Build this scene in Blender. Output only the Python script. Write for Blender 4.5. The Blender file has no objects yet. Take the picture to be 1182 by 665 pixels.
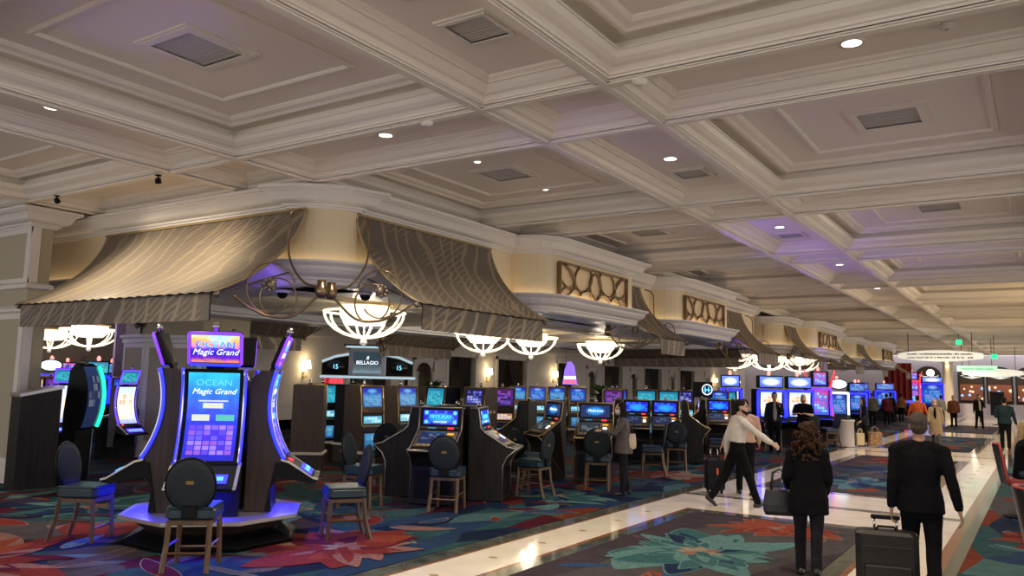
import bpy, math, random
from mathutils import Matrix, Vector, noise
random.seed(11)
PI = math.pi
SC = bpy.context.scene
COL = SC.collection
R = math.radians
def V(*a): return Vector(a)

# ------------------------------------------------------------------ materials
MATS = {}
def nodes_of(name):
    m = bpy.data.materials.new(name); m.use_nodes = True
    nt = m.node_tree
    return m, nt, nt.nodes['Principled BSDF']
def N(nt, kind, **kw):
    n = nt.nodes.new(kind)
    for k, v in kw.items(): setattr(n, k, v)
    return n
def mat(name, col, rough=.6, metal=0, emit=None, es=0, spec=None, noise_amt=0, noise_scale=8, stretch=None, bump=0, coat=0):
    if name in MATS: return MATS[name]
    m, nt, b = nodes_of(name)
    b.inputs['Base Color'].default_value = (*col, 1)
    b.inputs['Roughness'].default_value = rough
    b.inputs['Metallic'].default_value = metal
    if spec is not None: b.inputs['Specular IOR Level'].default_value = spec
    if coat: b.inputs['Coat Weight'].default_value = coat; b.inputs['Coat Roughness'].default_value = .15
    if emit:
        b.inputs['Emission Color'].default_value = (*emit, 1); b.inputs['Emission Strength'].default_value = es
    if noise_amt or bump:
        tc = N(nt, 'ShaderNodeTexCoord'); mp = N(nt, 'ShaderNodeMapping')
        nt.links.new(tc.outputs['Object'], mp.inputs[0])
        if stretch: mp.inputs['Scale'].default_value = stretch
        nz = N(nt, 'ShaderNodeTexNoise'); nz.inputs['Scale'].default_value = noise_scale; nz.inputs['Detail'].default_value = 5
        nt.links.new(mp.outputs[0], nz.inputs[0])
        if noise_amt:
            rp = N(nt, 'ShaderNodeValToRGB')
            rp.color_ramp.elements[0].position = .3; rp.color_ramp.elements[1].position = .7
            rp.color_ramp.elements[0].color = (*[c * (1 - noise_amt) for c in col], 1)
            rp.color_ramp.elements[1].color = (*[min(1, c * (1 + noise_amt)) for c in col], 1)
            nt.links.new(nz.outputs[0], rp.inputs[0]); nt.links.new(rp.outputs[0], b.inputs['Base Color'])
        if bump:
            bp = N(nt, 'ShaderNodeBump'); bp.inputs['Strength'].default_value = bump; bp.inputs['Distance'].default_value = .01
            nt.links.new(nz.outputs[0], bp.inputs['Height']); nt.links.new(bp.outputs[0], b.inputs['Normal'])
    MATS[name] = m
    return m
def glow(name, col, s):
    return mat(name, (.02, .02, .02), .4, emit=col, es=s)
def screen(name, stops, strength=1.5, grid=None, palette=None, region=(0, 1, 0, 1), blob=None, seed=0):
    """an electronic display: vertical colour gradient, a grid of coloured tiles in a region, and a soft bright logo blob"""
    if name in MATS: return MATS[name]
    m, nt, b = nodes_of(name); L = nt.links.new
    b.inputs['Base Color'].default_value = (.01, .01, .015, 1); b.inputs['Roughness'].default_value = .12
    uv = N(nt, 'ShaderNodeUVMap'); sp = N(nt, 'ShaderNodeSeparateXYZ'); L(uv.outputs[0], sp.inputs[0])
    nz = N(nt, 'ShaderNodeTexNoise'); nz.inputs['Scale'].default_value = 5; nz.inputs['Detail'].default_value = 3
    L(uv.outputs[0], nz.inputs[0])
    ad = N(nt, 'ShaderNodeMath', operation='MULTIPLY_ADD'); L(nz.outputs[0], ad.inputs[0]); ad.inputs[1].default_value = .3; L(sp.outputs[1], ad.inputs[2])
    sb = N(nt, 'ShaderNodeMath', operation='SUBTRACT'); L(ad.outputs[0], sb.inputs[0]); sb.inputs[1].default_value = .15
    rp = N(nt, 'ShaderNodeValToRGB'); L(sb.outputs[0], rp.inputs[0])
    els = rp.color_ramp.elements
    while len(els) < len(stops): els.new(.5)
    for e, (p, c) in zip(els, stops): e.position = p; e.color = (*c, 1)
    out = rp.outputs[0]
    def mix(fac, a, c):
        mx = N(nt, 'ShaderNodeMix', data_type='RGBA'); L(fac, mx.inputs[0])
        L(a, mx.inputs[6])
        if isinstance(c, tuple): mx.inputs[7].default_value = (*c, 1)
        else: L(c, mx.inputs[7])
        return mx.outputs[2]
    def mth(op, a, c):
        n = N(nt, 'ShaderNodeMath', operation=op)
        for i, q in enumerate((a, c)):
            if isinstance(q, (int, float)): n.inputs[i].default_value = q
            else: L(q, n.inputs[i])
        return n.outputs[0]
    if grid:
        nx, ny = grid; u0, u1, v0, v1 = region
        gu = mth('MULTIPLY', mth('SUBTRACT', sp.outputs[0], u0), nx / (u1 - u0)); gv = mth('MULTIPLY', mth('SUBTRACT', sp.outputs[1], v0), ny / (v1 - v0))
        cb = N(nt, 'ShaderNodeCombineXYZ'); L(mth('ADD', mth('FLOOR', gu, 0), seed), cb.inputs[0]); L(mth('FLOOR', gv, 0), cb.inputs[1])
        wn = N(nt, 'ShaderNodeTexWhiteNoise', noise_dimensions='2D'); L(cb.outputs[0], wn.inputs[0])
        r2 = N(nt, 'ShaderNodeValToRGB'); r2.color_ramp.interpolation = 'CONSTANT'; L(wn.outputs[0], r2.inputs[0])
        e2 = r2.color_ramp.elements
        while len(e2) < len(palette): e2.new(.5)
        for i, (e, c) in enumerate(zip(e2, palette)): e.position = i / len(palette); e.color = (*c, 1)
        fu = mth('ABSOLUTE', mth('SUBTRACT', mth('FRACT', gu, 0), .5), 0); fv = mth('ABSOLUTE', mth('SUBTRACT', mth('FRACT', gv, 0), .5), 0)
        inside = mth('MULTIPLY', mth('LESS_THAN', fu, .42), mth('LESS_THAN', fv, .42))
        reg = mth('MULTIPLY', mth('MULTIPLY', mth('GREATER_THAN', gu, 0), mth('LESS_THAN', gu, nx)), mth('MULTIPLY', mth('GREATER_THAN', gv, 0), mth('LESS_THAN', gv, ny)))
        out = mix(mth('MULTIPLY', inside, reg), out, r2.outputs[0])
    if blob:
        cx, cy, rx, ry, c = blob
        du = mth('DIVIDE', mth('SUBTRACT', sp.outputs[0], cx), rx); dv = mth('DIVIDE', mth('SUBTRACT', sp.outputs[1], cy), ry)
        d = mth('ADD', mth('MULTIPLY', du, du), mth('MULTIPLY', dv, dv))
        f = N(nt, 'ShaderNodeMath', operation='SUBTRACT', use_clamp=True); f.inputs[0].default_value = 1; L(d, f.inputs[1])
        out = mix(f.outputs[0], out, c)
    L(out, b.inputs['Emission Color']); b.inputs['Emission Strength'].default_value = strength
    MATS[name] = m
    return m

# ------------------------------------------------------------------ mesh builder
class MB:
    def __init__(s): s.v = []; s.f = []; s.m = []; s.s = []; s.uv = {}
    def add(s, vs, fs, mi=0, smooth=False, M=None, uvs=None):
        o = len(s.v)
        s.v += [(M @ Vector(p)) if M else Vector(p) for p in vs]
        for k, f in enumerate(fs):
            if uvs: s.uv[len(s.f)] = uvs[k]
            s.f.append([i + o for i in f]); s.m.append(mi); s.s.append(smooth)
        return s
    def box(s, x0, x1, y0, y1, z0, z1, mi=0, M=None, c=0):
        if c <= 0:
            vs = [(x, y, z) for z in (z0, z1) for y in (y0, y1) for x in (x0, x1)]
            return s.add(vs, [(0, 2, 3, 1), (4, 5, 7, 6), (0, 1, 5, 4), (2, 6, 7, 3), (0, 4, 6, 2), (1, 3, 7, 5)], mi, False, M)
        c = min(c, (x1 - x0) / 2.01, (y1 - y0) / 2.01, (z1 - z0) / 2.01)
        def ring(ix, z): return [(x0 + ix + c, y0 + ix, z), (x1 - ix - c, y0 + ix, z), (x1 - ix, y0 + ix + c, z), (x1 - ix, y1 - ix - c, z), (x1 - ix - c, y1 - ix, z), (x0 + ix + c, y1 - ix, z), (x0 + ix, y1 - ix - c, z), (x0 + ix, y0 + ix + c, z)]
        h = c * .6
        rs = [ring(h, z0), ring(0, z0 + h), ring(0, z1 - h), ring(h, z1)]
        return s.rings(rs, mi, False, M, True)
    def rings(s, rs, mi=0, smooth=False, M=None, caps=True, closed=False):
        n = len(rs[0]); vs = [p for r in rs for p in r]; fs = []
        k = len(rs)
        for i in range(k if closed else k - 1):
            a = i * n; b = ((i + 1) % k) * n
            for j in range(n): fs.append((a + j, a + (j + 1) % n, b + (j + 1) % n, b + j))
        if caps and not closed: fs.append(tuple(range(n))[::-1]); fs.append(tuple(range((k - 1) * n, k * n)))
        return s.add(vs, fs, mi, smooth, M)
    def prism(s, poly, a, b, axis='x', mi=0, M=None):
        """poly in the two other axes (y,z for x; x,z for y; x,y for z)"""
        def P(p, t): return {'x': (t, p[0], p[1]), 'y': (p[0], t, p[1]), 'z': (p[0], p[1], t)}[axis]
        n = len(poly)
        vs = [P(p, a) for p in poly] + [P(p, b) for p in poly]
        fs = [tuple(range(n))[::-1], tuple(range(n, 2 * n))] + [(i, (i + 1) % n, n + (i + 1) % n, n + i) for i in range(n)]
        return s.add(vs, fs, mi, False, M)
    def tube(s, pts, r, seg=8, mi=0, closed=False, M=None, side=None, smooth=True, round_ends=False):
        pts = [Vector(p) for p in pts]; n = len(pts)
        rad = r if isinstance(r, (list, tuple)) else [r] * n
        if round_ends and not closed:
            d0 = (pts[0] - pts[1]).normalized(); d1 = (pts[-1] - pts[-2]).normalized()
            def mx(q): return max(q) if isinstance(q, tuple) else q
            def sc(q, k): return tuple(a * k for a in q) if isinstance(q, tuple) else q * k
            pre = [(pts[0] + d0 * mx(rad[0]) * math.sin(a), sc(rad[0], math.cos(a))) for a in (1.45, .95, .5)]
            post = [(pts[-1] + d1 * mx(rad[-1]) * math.sin(a), sc(rad[-1], math.cos(a))) for a in (.5, .95, 1.45)]
            pts = [p for p, _ in pre] + pts + [p for p, _ in post]; rad = [q for _, q in pre] + list(rad) + [q for _, q in post]; n = len(pts)
        rs = []; prev = Vector(side) if side else None
        for i in range(n):
            a = pts[(i - 1) % n] if (closed or i > 0) else pts[i]; b = pts[(i + 1) % n] if (closed or i < n - 1) else pts[i]
            t = (b - a).normalized()
            u = prev if prev is not None else (Vector((0, 0, 1)) if abs(t.z) < .9 else Vector((1, 0, 0)))
            u = (u - t * u.dot(t))
            if u.length < 1e-5: u = t.orthogonal()
            u.normalize(); w = t.cross(u)
            if side is None: prev = u
            q = rad[i]; ru, rw = q if isinstance(q, tuple) else (q, q)
            rs.append([pts[i] + u * (ru * math.cos(2 * PI * j / seg)) + w * (rw * math.sin(2 * PI * j / seg)) for j in range(seg)])
        return s.rings(rs, mi, smooth, M, True, closed)
    def lathe(s, prof, seg=24, mi=0, M=None, smooth=True, caps=True):
        rs = [[(r * math.cos(2 * PI * j / seg), r * math.sin(2 * PI * j / seg), z) for j in range(seg)] for r, z in prof]
        return s.rings(rs, mi, smooth, M, caps)
    def ball(s, c, r, seg=12, mi=0, M=None):
        rx, ry, rz = r if isinstance(r, tuple) else (r, r, r); k = max(4, seg // 2)
        rs = []
        for i in range(k + 1):
            a = -PI / 2 + PI * (i + .02 * (i == 0) - .02 * (i == k)) / k
            rs.append([(c[0] + rx * math.cos(a) * math.cos(2 * PI * j / seg), c[1] + ry * math.cos(a) * math.sin(2 * PI * j / seg), c[2] + rz * math.sin(a)) for j in range(seg)])
        return s.rings(rs, mi, True, M, True)
    def grid(s, fn, nu, nv, mi=0, smooth=True, M=None, flip=False):
        vs = [fn(i / nu, j / nv) for j in range(nv + 1) for i in range(nu + 1)]; fs = []; uvs = []
        for j in range(nv):
            for i in range(nu):
                a = j * (nu + 1) + i; q = (a, a + 1, a + nu + 2, a + nu + 1)
                t = [(i / nu, j / nv), ((i + 1) / nu, j / nv), ((i + 1) / nu, (j + 1) / nv), (i / nu, (j + 1) / nv)]
                fs.append(q[::-1] if flip else q); uvs.append(t[::-1] if flip else t)
        return s.add(vs, fs, mi, smooth, M, uvs)
    def sweep(s, path, prof, closed=True, mi=0, smooth=False):
        """profile (out, z) carried along a plan path with mitred corners; outward is to the right of the walk"""
        n = len(path); nor = []
        for i in range(n):
            p = Vector(path[i]); a = Vector(path[(i - 1) % n]) if closed or i else None; b = Vector(path[(i + 1) % n]) if closed or i < n - 1 else None
            d1 = (p - a).normalized() if a is not None else (b - p).normalized(); d2 = (b - p).normalized() if b is not None else d1
            n1 = Vector((d1.y, -d1.x)); n2 = Vector((d2.y, -d2.x)); h = n1 + n2
            h = h / max(.5, 1 + n1.dot(n2))
            nor.append(h)
        rs = [[(path[i][0] + nor[i].x * o, path[i][1] + nor[i].y * o, z) for i in range(n)] for o, z in prof]
        k = len(rs); vs = [p for r in rs for p in r]; fs = []
        for i in range(k - 1):
            for j in range(n if closed else n - 1): fs.append((i * n + j, i * n + (j + 1) % n, (i + 1) * n + (j + 1) % n, (i + 1) * n + j))
        return s.add(vs, fs, mi, smooth)
    def mesh(s, name, mats):
        me = bpy.data.meshes.new(name)
        me.from_pydata([tuple(p) for p in s.v], [], s.f)
        for m in mats: me.materials.append(m)
        me.polygons.foreach_set('material_index', s.m); me.polygons.foreach_set('use_smooth', s.s)
        if s.uv:
            ul = me.uv_layers.new(name='UVMap')
            for k, uv in s.uv.items():
                for li, c in zip(me.polygons[k].loop_indices, uv): ul.data[li].uv = c
        me.validate(); me.update()
        return me
    def build(s, name, mats, parent=None, loc=None):
        if not isinstance(mats, (list, tuple)): mats = [mats]
        return link(name, s.mesh(name, mats), parent, loc)
def link(name, data, parent=None, loc=None):
    o = bpy.data.objects.new(name, data); COL.objects.link(o)
    if parent is not None: o.parent = parent
    if loc is not None: o.location = loc
    return o
def tag(o, label, cat, group=None, kind=None):
    o['label'] = label; o['category'] = cat
    if group: o['group'] = group
    if kind: o['kind'] = kind
    return o
def thing(name, label, cat, loc=(0, 0, 0), rz=0, group=None):
    o = link(name, None); o.location = loc; o.rotation_euler = (0, 0, rz); o.empty_display_size = .1
    return tag(o, label, cat, group)
def struct(o): o['kind'] = 'structure'; return o
def copy_tree(o, parent=None):
    c = o.copy(); COL.objects.link(c)
    if parent is not None: c.parent = parent
    for ch in list(o.children): copy_tree(ch, c)
    return c
def place(proto, used, loc, rz, label, group=None):
    """the first call moves the built thing itself, later calls copy it with its parts"""
    o = proto if not used.get(proto.name) else copy_tree(proto)
    used[proto.name] = True
    o.location = loc; o.rotation_euler = (0, 0, rz); o['label'] = label
    if group: o['group'] = group
    return o
def T(x, y, z): return Matrix.Translation((x, y, z))
def RZ(a): return Matrix.Rotation(a, 4, 'Z')
def RX(a): return Matrix.Rotation(a, 4, 'X')
def RY(a): return Matrix.Rotation(a, 4, 'Y')
def text(name, s, size, m, parent, M, depth=.004, xs=1, shear=0, align='CENTER'):
    cu = bpy.data.curves.new('lettering', 'FONT'); cu.body = s; cu.size = size; cu.align_x = align; cu.align_y = 'CENTER'; cu.extrude = depth; cu.resolution_u = 2; cu.shear = shear
    tmp = bpy.data.objects.new('lettering', cu); COL.objects.link(tmp)
    dg = bpy.context.evaluated_depsgraph_get()
    me = bpy.data.meshes.new_from_object(tmp.evaluated_get(dg)); bpy.data.objects.remove(tmp)
    me.transform(M @ Matrix.Scale(xs, 4, (1, 0, 0))); me.materials.clear(); me.materials.append(m)
    return link(name, me, parent)
def fuse(mb, voxel, it=3):
    """one continuous skin over overlapping volumes"""
    me = mb.mesh('skin', [])
    o = bpy.data.objects.new('skin', me); COL.objects.link(o)
    r = o.modifiers.new('r', 'REMESH'); r.mode = 'VOXEL'; r.voxel_size = voxel; r.use_smooth_shade = True
    if it: q = o.modifiers.new('s', 'SMOOTH'); q.iterations = it; q.factor = .5
    dg = bpy.context.evaluated_depsgraph_get()
    out = bpy.data.meshes.new_from_object(o.evaluated_get(dg)); bpy.data.objects.remove(o)
    return out
def lamp(kind, loc, energy, col=(1, 1, 1), size=.1, parent=None, aim=None, spot=None, name='lamp_light', blend=.6, sx=None, sy=None):
    l = bpy.data.lights.new(name, kind); l.energy = energy; l.color = col
    if kind in ('POINT', 'SPOT'): l.shadow_soft_size = size
    if kind == 'SPOT': l.spot_size = spot; l.spot_blend = blend
    if kind == 'AREA':
        l.shape = 'RECTANGLE'; l.size = sx or size; l.size_y = sy or size
    o = bpy.data.objects.new(name, l); COL.objects.link(o); o.location = loc
    if aim is not None: o.rotation_euler = (Vector(aim)).to_track_quat('-Z', 'Y').to_euler()
    if parent is not None: o.parent = parent
    return o

# ------------------------------------------------------------------ camera, world, colour management
yaw, pitch, roll = R(33.5), R(6.57), R(1.33)
FW = Vector((-math.sin(yaw) * math.cos(pitch), math.cos(yaw) * math.cos(pitch), math.sin(pitch)))
r0 = Vector((math.cos(yaw), math.sin(yaw), 0)); u0 = r0.cross(FW)
CR = r0 * math.cos(roll) + u0 * math.sin(roll); CU = -r0 * math.sin(roll) + u0 * math.cos(roll)
cd = bpy.data.cameras.new('camera'); cd.sensor_width = 36; cd.lens = 36 * 926.5 / 1182; cd.clip_end = 400
cam = bpy.data.objects.new('camera', cd); COL.objects.link(cam)
cam.matrix_world = Matrix(((CR.x, CU.x, -FW.x, 0), (CR.y, CU.y, -FW.y, 0), (CR.z, CU.z, -FW.z, 1.95), (0, 0, 0, 1)))
SC.camera = cam
w = bpy.data.worlds.new('world'); SC.world = w; w.use_nodes = True
w.node_tree.nodes['Background'].inputs[0].default_value = (1.0, .95, .93, 1); w.node_tree.nodes['Background'].inputs[1].default_value = 1.55
SC.view_settings.view_transform = 'Standard'; SC.view_settings.look = 'None'; SC.view_settings.gamma = 1; SC.view_settings.use_curve_mapping = False
SC.view_settings.exposure = 0
SC.cycles.use_denoising = True
SC.cycles.max_bounces = 7; SC.cycles.diffuse_bounces = 4; SC.cycles.glossy_bounces = 3; SC.cycles.transmission_bounces = 4
SC.cycles.sample_clamp_indirect = 4; SC.cycles.caustics_reflective = False; SC.cycles.caustics_refractive = False

# ------------------------------------------------------------------ palette
M_ceil = mat('ceiling_paint', (.84, .77, .68), .5)
M_vent = mat('vent_mesh', (.50, .47, .43), .7)
M_ventframe = mat('vent_frame', (.80, .74, .66), .5)
M_cream = mat('cream_paint', (.74, .66, .52), .5)
M_frieze = mat('frieze_paint', (.72, .60, .40), .5)
M_crown = mat('crown_paint', (.70, .66, .62), .4)
M_soffit = mat('satin_soffit', (.60, .60, .62), .38)
M_white = mat('white_trim', (.75, .73, .70), .45)
M_panel = mat('wall_panel', (.42, .37, .26), .6)
M_dark = mat('black_plastic', (.005, .005, .006), .45, spec=.15)
M_black = mat('dark_cloth', (.010, .010, .012), .85, noise_amt=.4, noise_scale=60)
M_wood = mat('chair_wood', (.115, .062, .028), .4, noise_amt=.35, noise_scale=30, stretch=(1, 1, .15))
M_darkwood = mat('dark_woodgrain', (.017, .0135, .012), .45, spec=.25, noise_amt=.45, noise_scale=24, stretch=(1, 1, .08))
M_cabinet = mat('brown_laminate', (.055, .037, .026), .45, spec=.3, noise_amt=.3, noise_scale=30, stretch=(1, 1, .06))
M_taupe = mat('taupe_laminate', (.085, .062, .042), .5, spec=.3, noise_amt=.2, noise_scale=20, stretch=(1, 1, .1))
M_gold = mat('antique_gold', (.62, .44, .20), .32, 1)
M_bronze = mat('dark_bronze', (.24, .165, .095), .33, .9)
M_iron = mat('aged_iron', (.26, .21, .17), .42, .8)
M_chrome = mat('chrome', (.75, .75, .78), .18, 1)
M_steel = mat('brushed_edge', (.50, .46, .42), .3, .8)
M_seat = mat('navy_vinyl', (.010, .030, .045), .4, noise_amt=.15, noise_scale=20)
M_seatback = mat('navy_weave', (.009, .016, .022), .7, noise_amt=.5, noise_scale=120)
M_bluefab = mat('blue_vinyl', (.03, .10, .17), .42)

# ------------------------------------------------------------------ floor
FZ = 0.0
def stone(name, col, rough, var=.25, sc=3):
    return mat(name, col, rough, noise_amt=var, noise_scale=sc)
M_marble = stone('cream_marble', (.80, .72, .60), .09, .08, 2.2)
M_greenstone = stone('green_black_marble', (.075, .085, .070), .10, .55, 5)
M_brownstone = stone('brown_marble', (.24, .095, .04), .12, .3, 6)
M_greystone = stone('grey_marble', (.17, .145, .12), .12, .3, 6)
M_tan = stone('tan_marble', (.42, .30, .15), .12, .2, 6)
def slab(mb, x0, x1, y0, y1, mi, z=0.0):
    mb.add([(x0, y0, z), (x1, y0, z), (x1, y1, z), (x0, y1, z)], [(0, 1, 2, 3)], mi)
YE = 75.0
mb = MB()
slab(mb, -60, 10, -6, YE, 0)
# green border by the carpet, brown lines, marble strips, borders by the right-hand carpet
zz = .002
slab(mb, -5.80, -5.55, -6, YE, 1, zz); slab(mb, -5.55, -5.50, -6, YE, 2, zz)
slab(mb, -1.13, -1.00, -6, YE, 2, zz); slab(mb, -1.00, -.86, -6, YE, 1, zz)
isl = [(-2.0 + 13.4 * k, -2.0 + 13.4 * k + 14.4 - 13.4 * 0 - 5.0 + .9) for k in range(-1, 6)]
isl = [(16.3 + 13.5 * (k - 1), 25.7 + 13.5 * (k - 1)) for k in range(0, 5)]
for a, b in isl:
    slab(mb, -4.83, -4.76, a - .3, b + .3, 2, zz); slab(mb, -4.76, -4.56, a - .24, b + .24, 1, zz)
    slab(mb, -2.08, -1.88, a - .24, b + .24, 1, zz); slab(mb, -1.88, -1.81, a - .3, b + .3, 2, zz)
    slab(mb, -4.56, -2.08, b + .0, b + .24, 1, zz); slab(mb, -4.56, -2.08, a - .24, a, 1, zz)
    slab(mb, -4.76, -1.88, b + .24, b + .3, 2, zz); slab(mb, -4.76, -1.88, a - .3, a - .24, 2, zz)
    slab(mb, -5.50, -1.13, b + 1.85, b + 2.1, 3, zz)
    for t in range(9):
        yy = a + .6 + t * 1.04
        for sx in (-5.17, -1.46):
            mb.add([(sx - .07, yy, zz), (sx, yy - .05, zz), (sx + .07, yy, zz), (sx, yy + .05, zz)], [(0, 1, 2, 3)], 4)
struct(mb.build('floor', [M_marble, M_greenstone, M_brownstone, M_greystone, M_tan]))

# carpets: shards of colour with big inlaid flowers
def carpet_mat(name, cols, scale, dark=1.0):
    m, nt, b = nodes_of(name); L = nt.links.new
    b.inputs['Roughness'].default_value = .95; b.inputs['Specular IOR Level'].default_value = .1
    tc = N(nt, 'ShaderNodeTexCoord'); mp = N(nt, 'ShaderNodeMapping'); mp.inputs['Rotation'].default_value = (0, 0, .5); mp.inputs['Scale'].default_value = (scale, scale * .36, 1)
    L(tc.outputs['Object'], mp.inputs[0])
    nz = N(nt, 'ShaderNodeTexNoise'); nz.inputs['Scale'].default_value = .7; nz.inputs['Detail'].default_value = 1; L(mp.outputs[0], nz.inputs[0])
    mx = N(nt, 'ShaderNodeMix', data_type='VECTOR'); mx.inputs[0].default_value = .35; L(mp.outputs[0], mx.inputs[4]); L(nz.outputs[1], mx.inputs[5])
    vo = N(nt, 'ShaderNodeTexVoronoi', voronoi_dimensions='2D'); vo.inputs['Scale'].default_value = 1.15; L(mx.outputs[1], vo.inputs[0])
    wn = N(nt, 'ShaderNodeTexWhiteNoise', noise_dimensions='3D'); L(vo.outputs['Color'], wn.inputs[0])
    rp = N(nt, 'ShaderNodeValToRGB'); rp.color_ramp.interpolation = 'CONSTANT'; L(wn.outputs[0], rp.inputs[0])
    els = rp.color_ramp.elements
    while len(els) < len(cols): els.new(.5)
    for i, (e, c) in enumerate(zip(els, cols)): e.position = i / len(cols); e.color = (*[q * .44 for q in c], 1)
    fz = N(nt, 'ShaderNodeTexNoise'); fz.inputs['Scale'].default_value = 4; fz.inputs['Detail'].default_value = 8; fz.inputs['Roughness'].default_value = .75; L(tc.outputs['Object'], fz.inputs[0])
    ml = N(nt, 'ShaderNodeMix', data_type='RGBA', blend_type='MULTIPLY'); ml.inputs[0].default_value = .9
    r2 = N(nt, 'ShaderNodeValToRGB'); r2.color_ramp.elements[0].position = .3; r2.color_ramp.elements[0].color = (.55, .55, .55, 1); r2.color_ramp.elements[1].position = .65; L(fz.outputs[0], r2.inputs[0])
    L(rp.outputs[0], ml.inputs[6]); L(r2.outputs[0], ml.inputs[7]); L(ml.outputs[2], b.inputs['Base Color'])
    return m
TEAL = (.045, .14, .155); LTEAL = (.13, .27, .27); NAVY = (.012, .028, .085); BLUE = (.035, .085, .20); RED = (.26, .035, .022); CORAL = (.34, .065, .03)
MAROON = (.13, .012, .03); MAUVE = (.10, .075, .095); GREY = (.14, .125, .13); CREAM = (.36, .29, .20); PINK = (.34, .17, .14); PURP = (.075, .05, .11)
def pm(name, c, n=.25): return mat('pile_' + name, tuple(q * .54 for q in c), .95, noise_amt=n, noise_scale=25, spec=.1)
PILE = dict(teal=pm('teal', TEAL), lteal=pm('light_teal', LTEAL), navy=pm('navy', NAVY), blue=pm('blue', BLUE), red=pm('red', RED), coral=pm('coral', CORAL), maroon=pm('maroon', MAROON), mauve=pm('mauve', MAUVE), grey=pm('grey', GREY), cream=pm('cream', CREAM), pink=pm('pink', PINK), purple=pm('purple', PURP))
PK = list(PILE)
def petal(mb, cx, cy, ang, r0_, r1, wd, col, z, outline=None, bend=0):
    def pts(g, rr):
        out = []
        for k in range(15):
            t = k / 14; 
            out.append((t, g + wd * (math.sin(PI * t ** .8) ** .75)))
        pl = []
        for t, h in out: pl.append((rr[0] + (rr[1] - rr[0]) * t, h))
        for t, h in out[::-1]: pl.append((rr[0] + (rr[1] - rr[0]) * t, -h))
        return pl
    def put(pl, z, mi):
        vs = []
        for x, y in pl:
            a = ang + bend * (x / max(r1, .01)) ** 2
            vs.append((cx + x * math.cos(a) - y * math.sin(a), cy + x * math.sin(a) + y * math.cos(a), z))
        n = len(vs) // 2
        fs = [(i, i + 1, 2 * n - 2 - i, 2 * n - 1 - i) for i in range(n - 1)]
        mb.add(vs, [f[::-1] for f in fs], mi)
    if outline: put(pts(.012, (r0_ - .01, r1 + .03)), z - .00003, 1 + PK.index(outline))
    put(pts(0, (r0_, r1)), z, 1 + PK.index(col))
def flower(mb, cx, cy, rad, cols, n, layers, z0, outline=None, inside=None, rng=None, sq=1.0):
    rng = rng or random
    z = z0
    for l in range(layers):
        rr = rad * (1 - .27 * l); off = rng.random() * PI
        for k in range(n):
            a = off + 2 * PI * k / n + rng.uniform(-.12, .12); r1 = rr * rng.uniform(.72, 1.1); z += .00010
            if inside and not inside(cx + (r1 + .05) * math.cos(a), cy + (r1 + .05) * math.sin(a)): 
                r1 *= .55
                if not inside(cx + (r1 + .05) * math.cos(a), cy + (r1 + .05) * math.sin(a)): continue
            wd = r1 * rng.uniform(.13, .26)
            petal(mb, cx, cy, a, rr * .06, r1, wd, rng.choice(cols), z, outline, rng.uniform(-.25, .25))
            z += .00006; petal(mb, cx, cy, a + .06, rr * .12, r1 * .78, wd * .45, rng.choice(cols), z, None, rng.uniform(-.1, .1))
    for k in range(7):
        a = 2 * PI * k / 7; z += .00004
        petal(mb, cx, cy, a, 0, rad * .2, rad * .05, rng.choice(['cream', 'pink', cols[0]]), z + .0001)
def carpet(name, label, x0, x1, y0, y1, cols, scale, flowers, seed, blades=0, bcols=None):
    mb = MB(); rng = random.Random(seed)
    mb.box(x0, x1, y0, y1, .001, .010, 0)
    ins = lambda x, y: x0 + .04 < x < x1 - .04 and y0 + .04 < y < y1 - .04
    z = .0112
    for k in range(blades):
        cx, cy = rng.uniform(max(x0, -15), min(x1, 3)), rng.uniform(max(y0, 2), min(y1, 24)) if y0 < 20 else rng.uniform(y0, y1); a = rng.choice((.5, .6, 2.4)) + rng.gauss(0, .7); r1 = rng.uniform(.25, 1.25)
        if ins(cx, cy) and ins(cx + r1 * math.cos(a), cy + r1 * math.sin(a)) and ins(cx + r1 * .5 * math.cos(a) + .3, cy) and ins(cx + r1 * .5 * math.cos(a) - .3, cy):
            petal(mb, cx, cy, a, 0, r1, r1 * rng.uniform(.07, .22), rng.choice(bcols), z, rng.choice((None, None, 'cream', 'pink', 'lteal')), rng.uniform(-.4, .4)); z += .000012
    z += .0003
    for f in flowers: flower(mb, *f[:6], z, f[6] if len(f) > 6 else None, ins, rng)
    o = mb.build(name, [carpet_mat(name + '_shards', cols, scale)] + [PILE[k] for k in PK])
    return tag(o, label, 'carpet', kind='thing')
ALLC = [TEAL, NAVY, TEAL, RED, BLUE, TEAL, GREY, CORAL, NAVY, LTEAL, MAROON, PURP, TEAL, MAUVE]
carpet('casino_carpet', 'wide red, teal and navy flowered carpet under the slot machines', -22.98, -5.80, -4, 62, ALLC, 3.1,
       [(-6.75, 6.85, 1.35, ['red', 'coral', 'red', 'maroon', 'pink'], 11, 3), (-9.2, 3.9, 1.5, ['red', 'maroon', 'coral', 'pink'], 10, 2), (-9.0, 8.3, 1.2, ['teal', 'lteal', 'navy', 'blue'], 9, 2),
        (-7.0, 12.2, 1.0, ['teal', 'lteal', 'navy'], 10, 2), (-6.8, 16.5, 1.0, ['coral', 'red', 'pink', 'cream'], 10, 2), (-11.5, 6.6, 1.4, ['teal', 'navy', 'lteal'], 9, 2), (-10.3, 10.6, 1.0, ['red', 'coral', 'pink'], 9, 2), (-7.0, 21.0, 1.0, ['coral', 'red', 'pink'], 9, 2)], 3,
       520, ['teal', 'lteal', 'navy', 'blue', 'red', 'coral', 'maroon', 'mauve', 'grey', 'pink', 'teal', 'navy'])
carpet('room_carpet', 'dark flowered carpet of the side room past the front pillar', -35.8, -22.98, -4, 40, ALLC, 1.6, [], 77)
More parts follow.
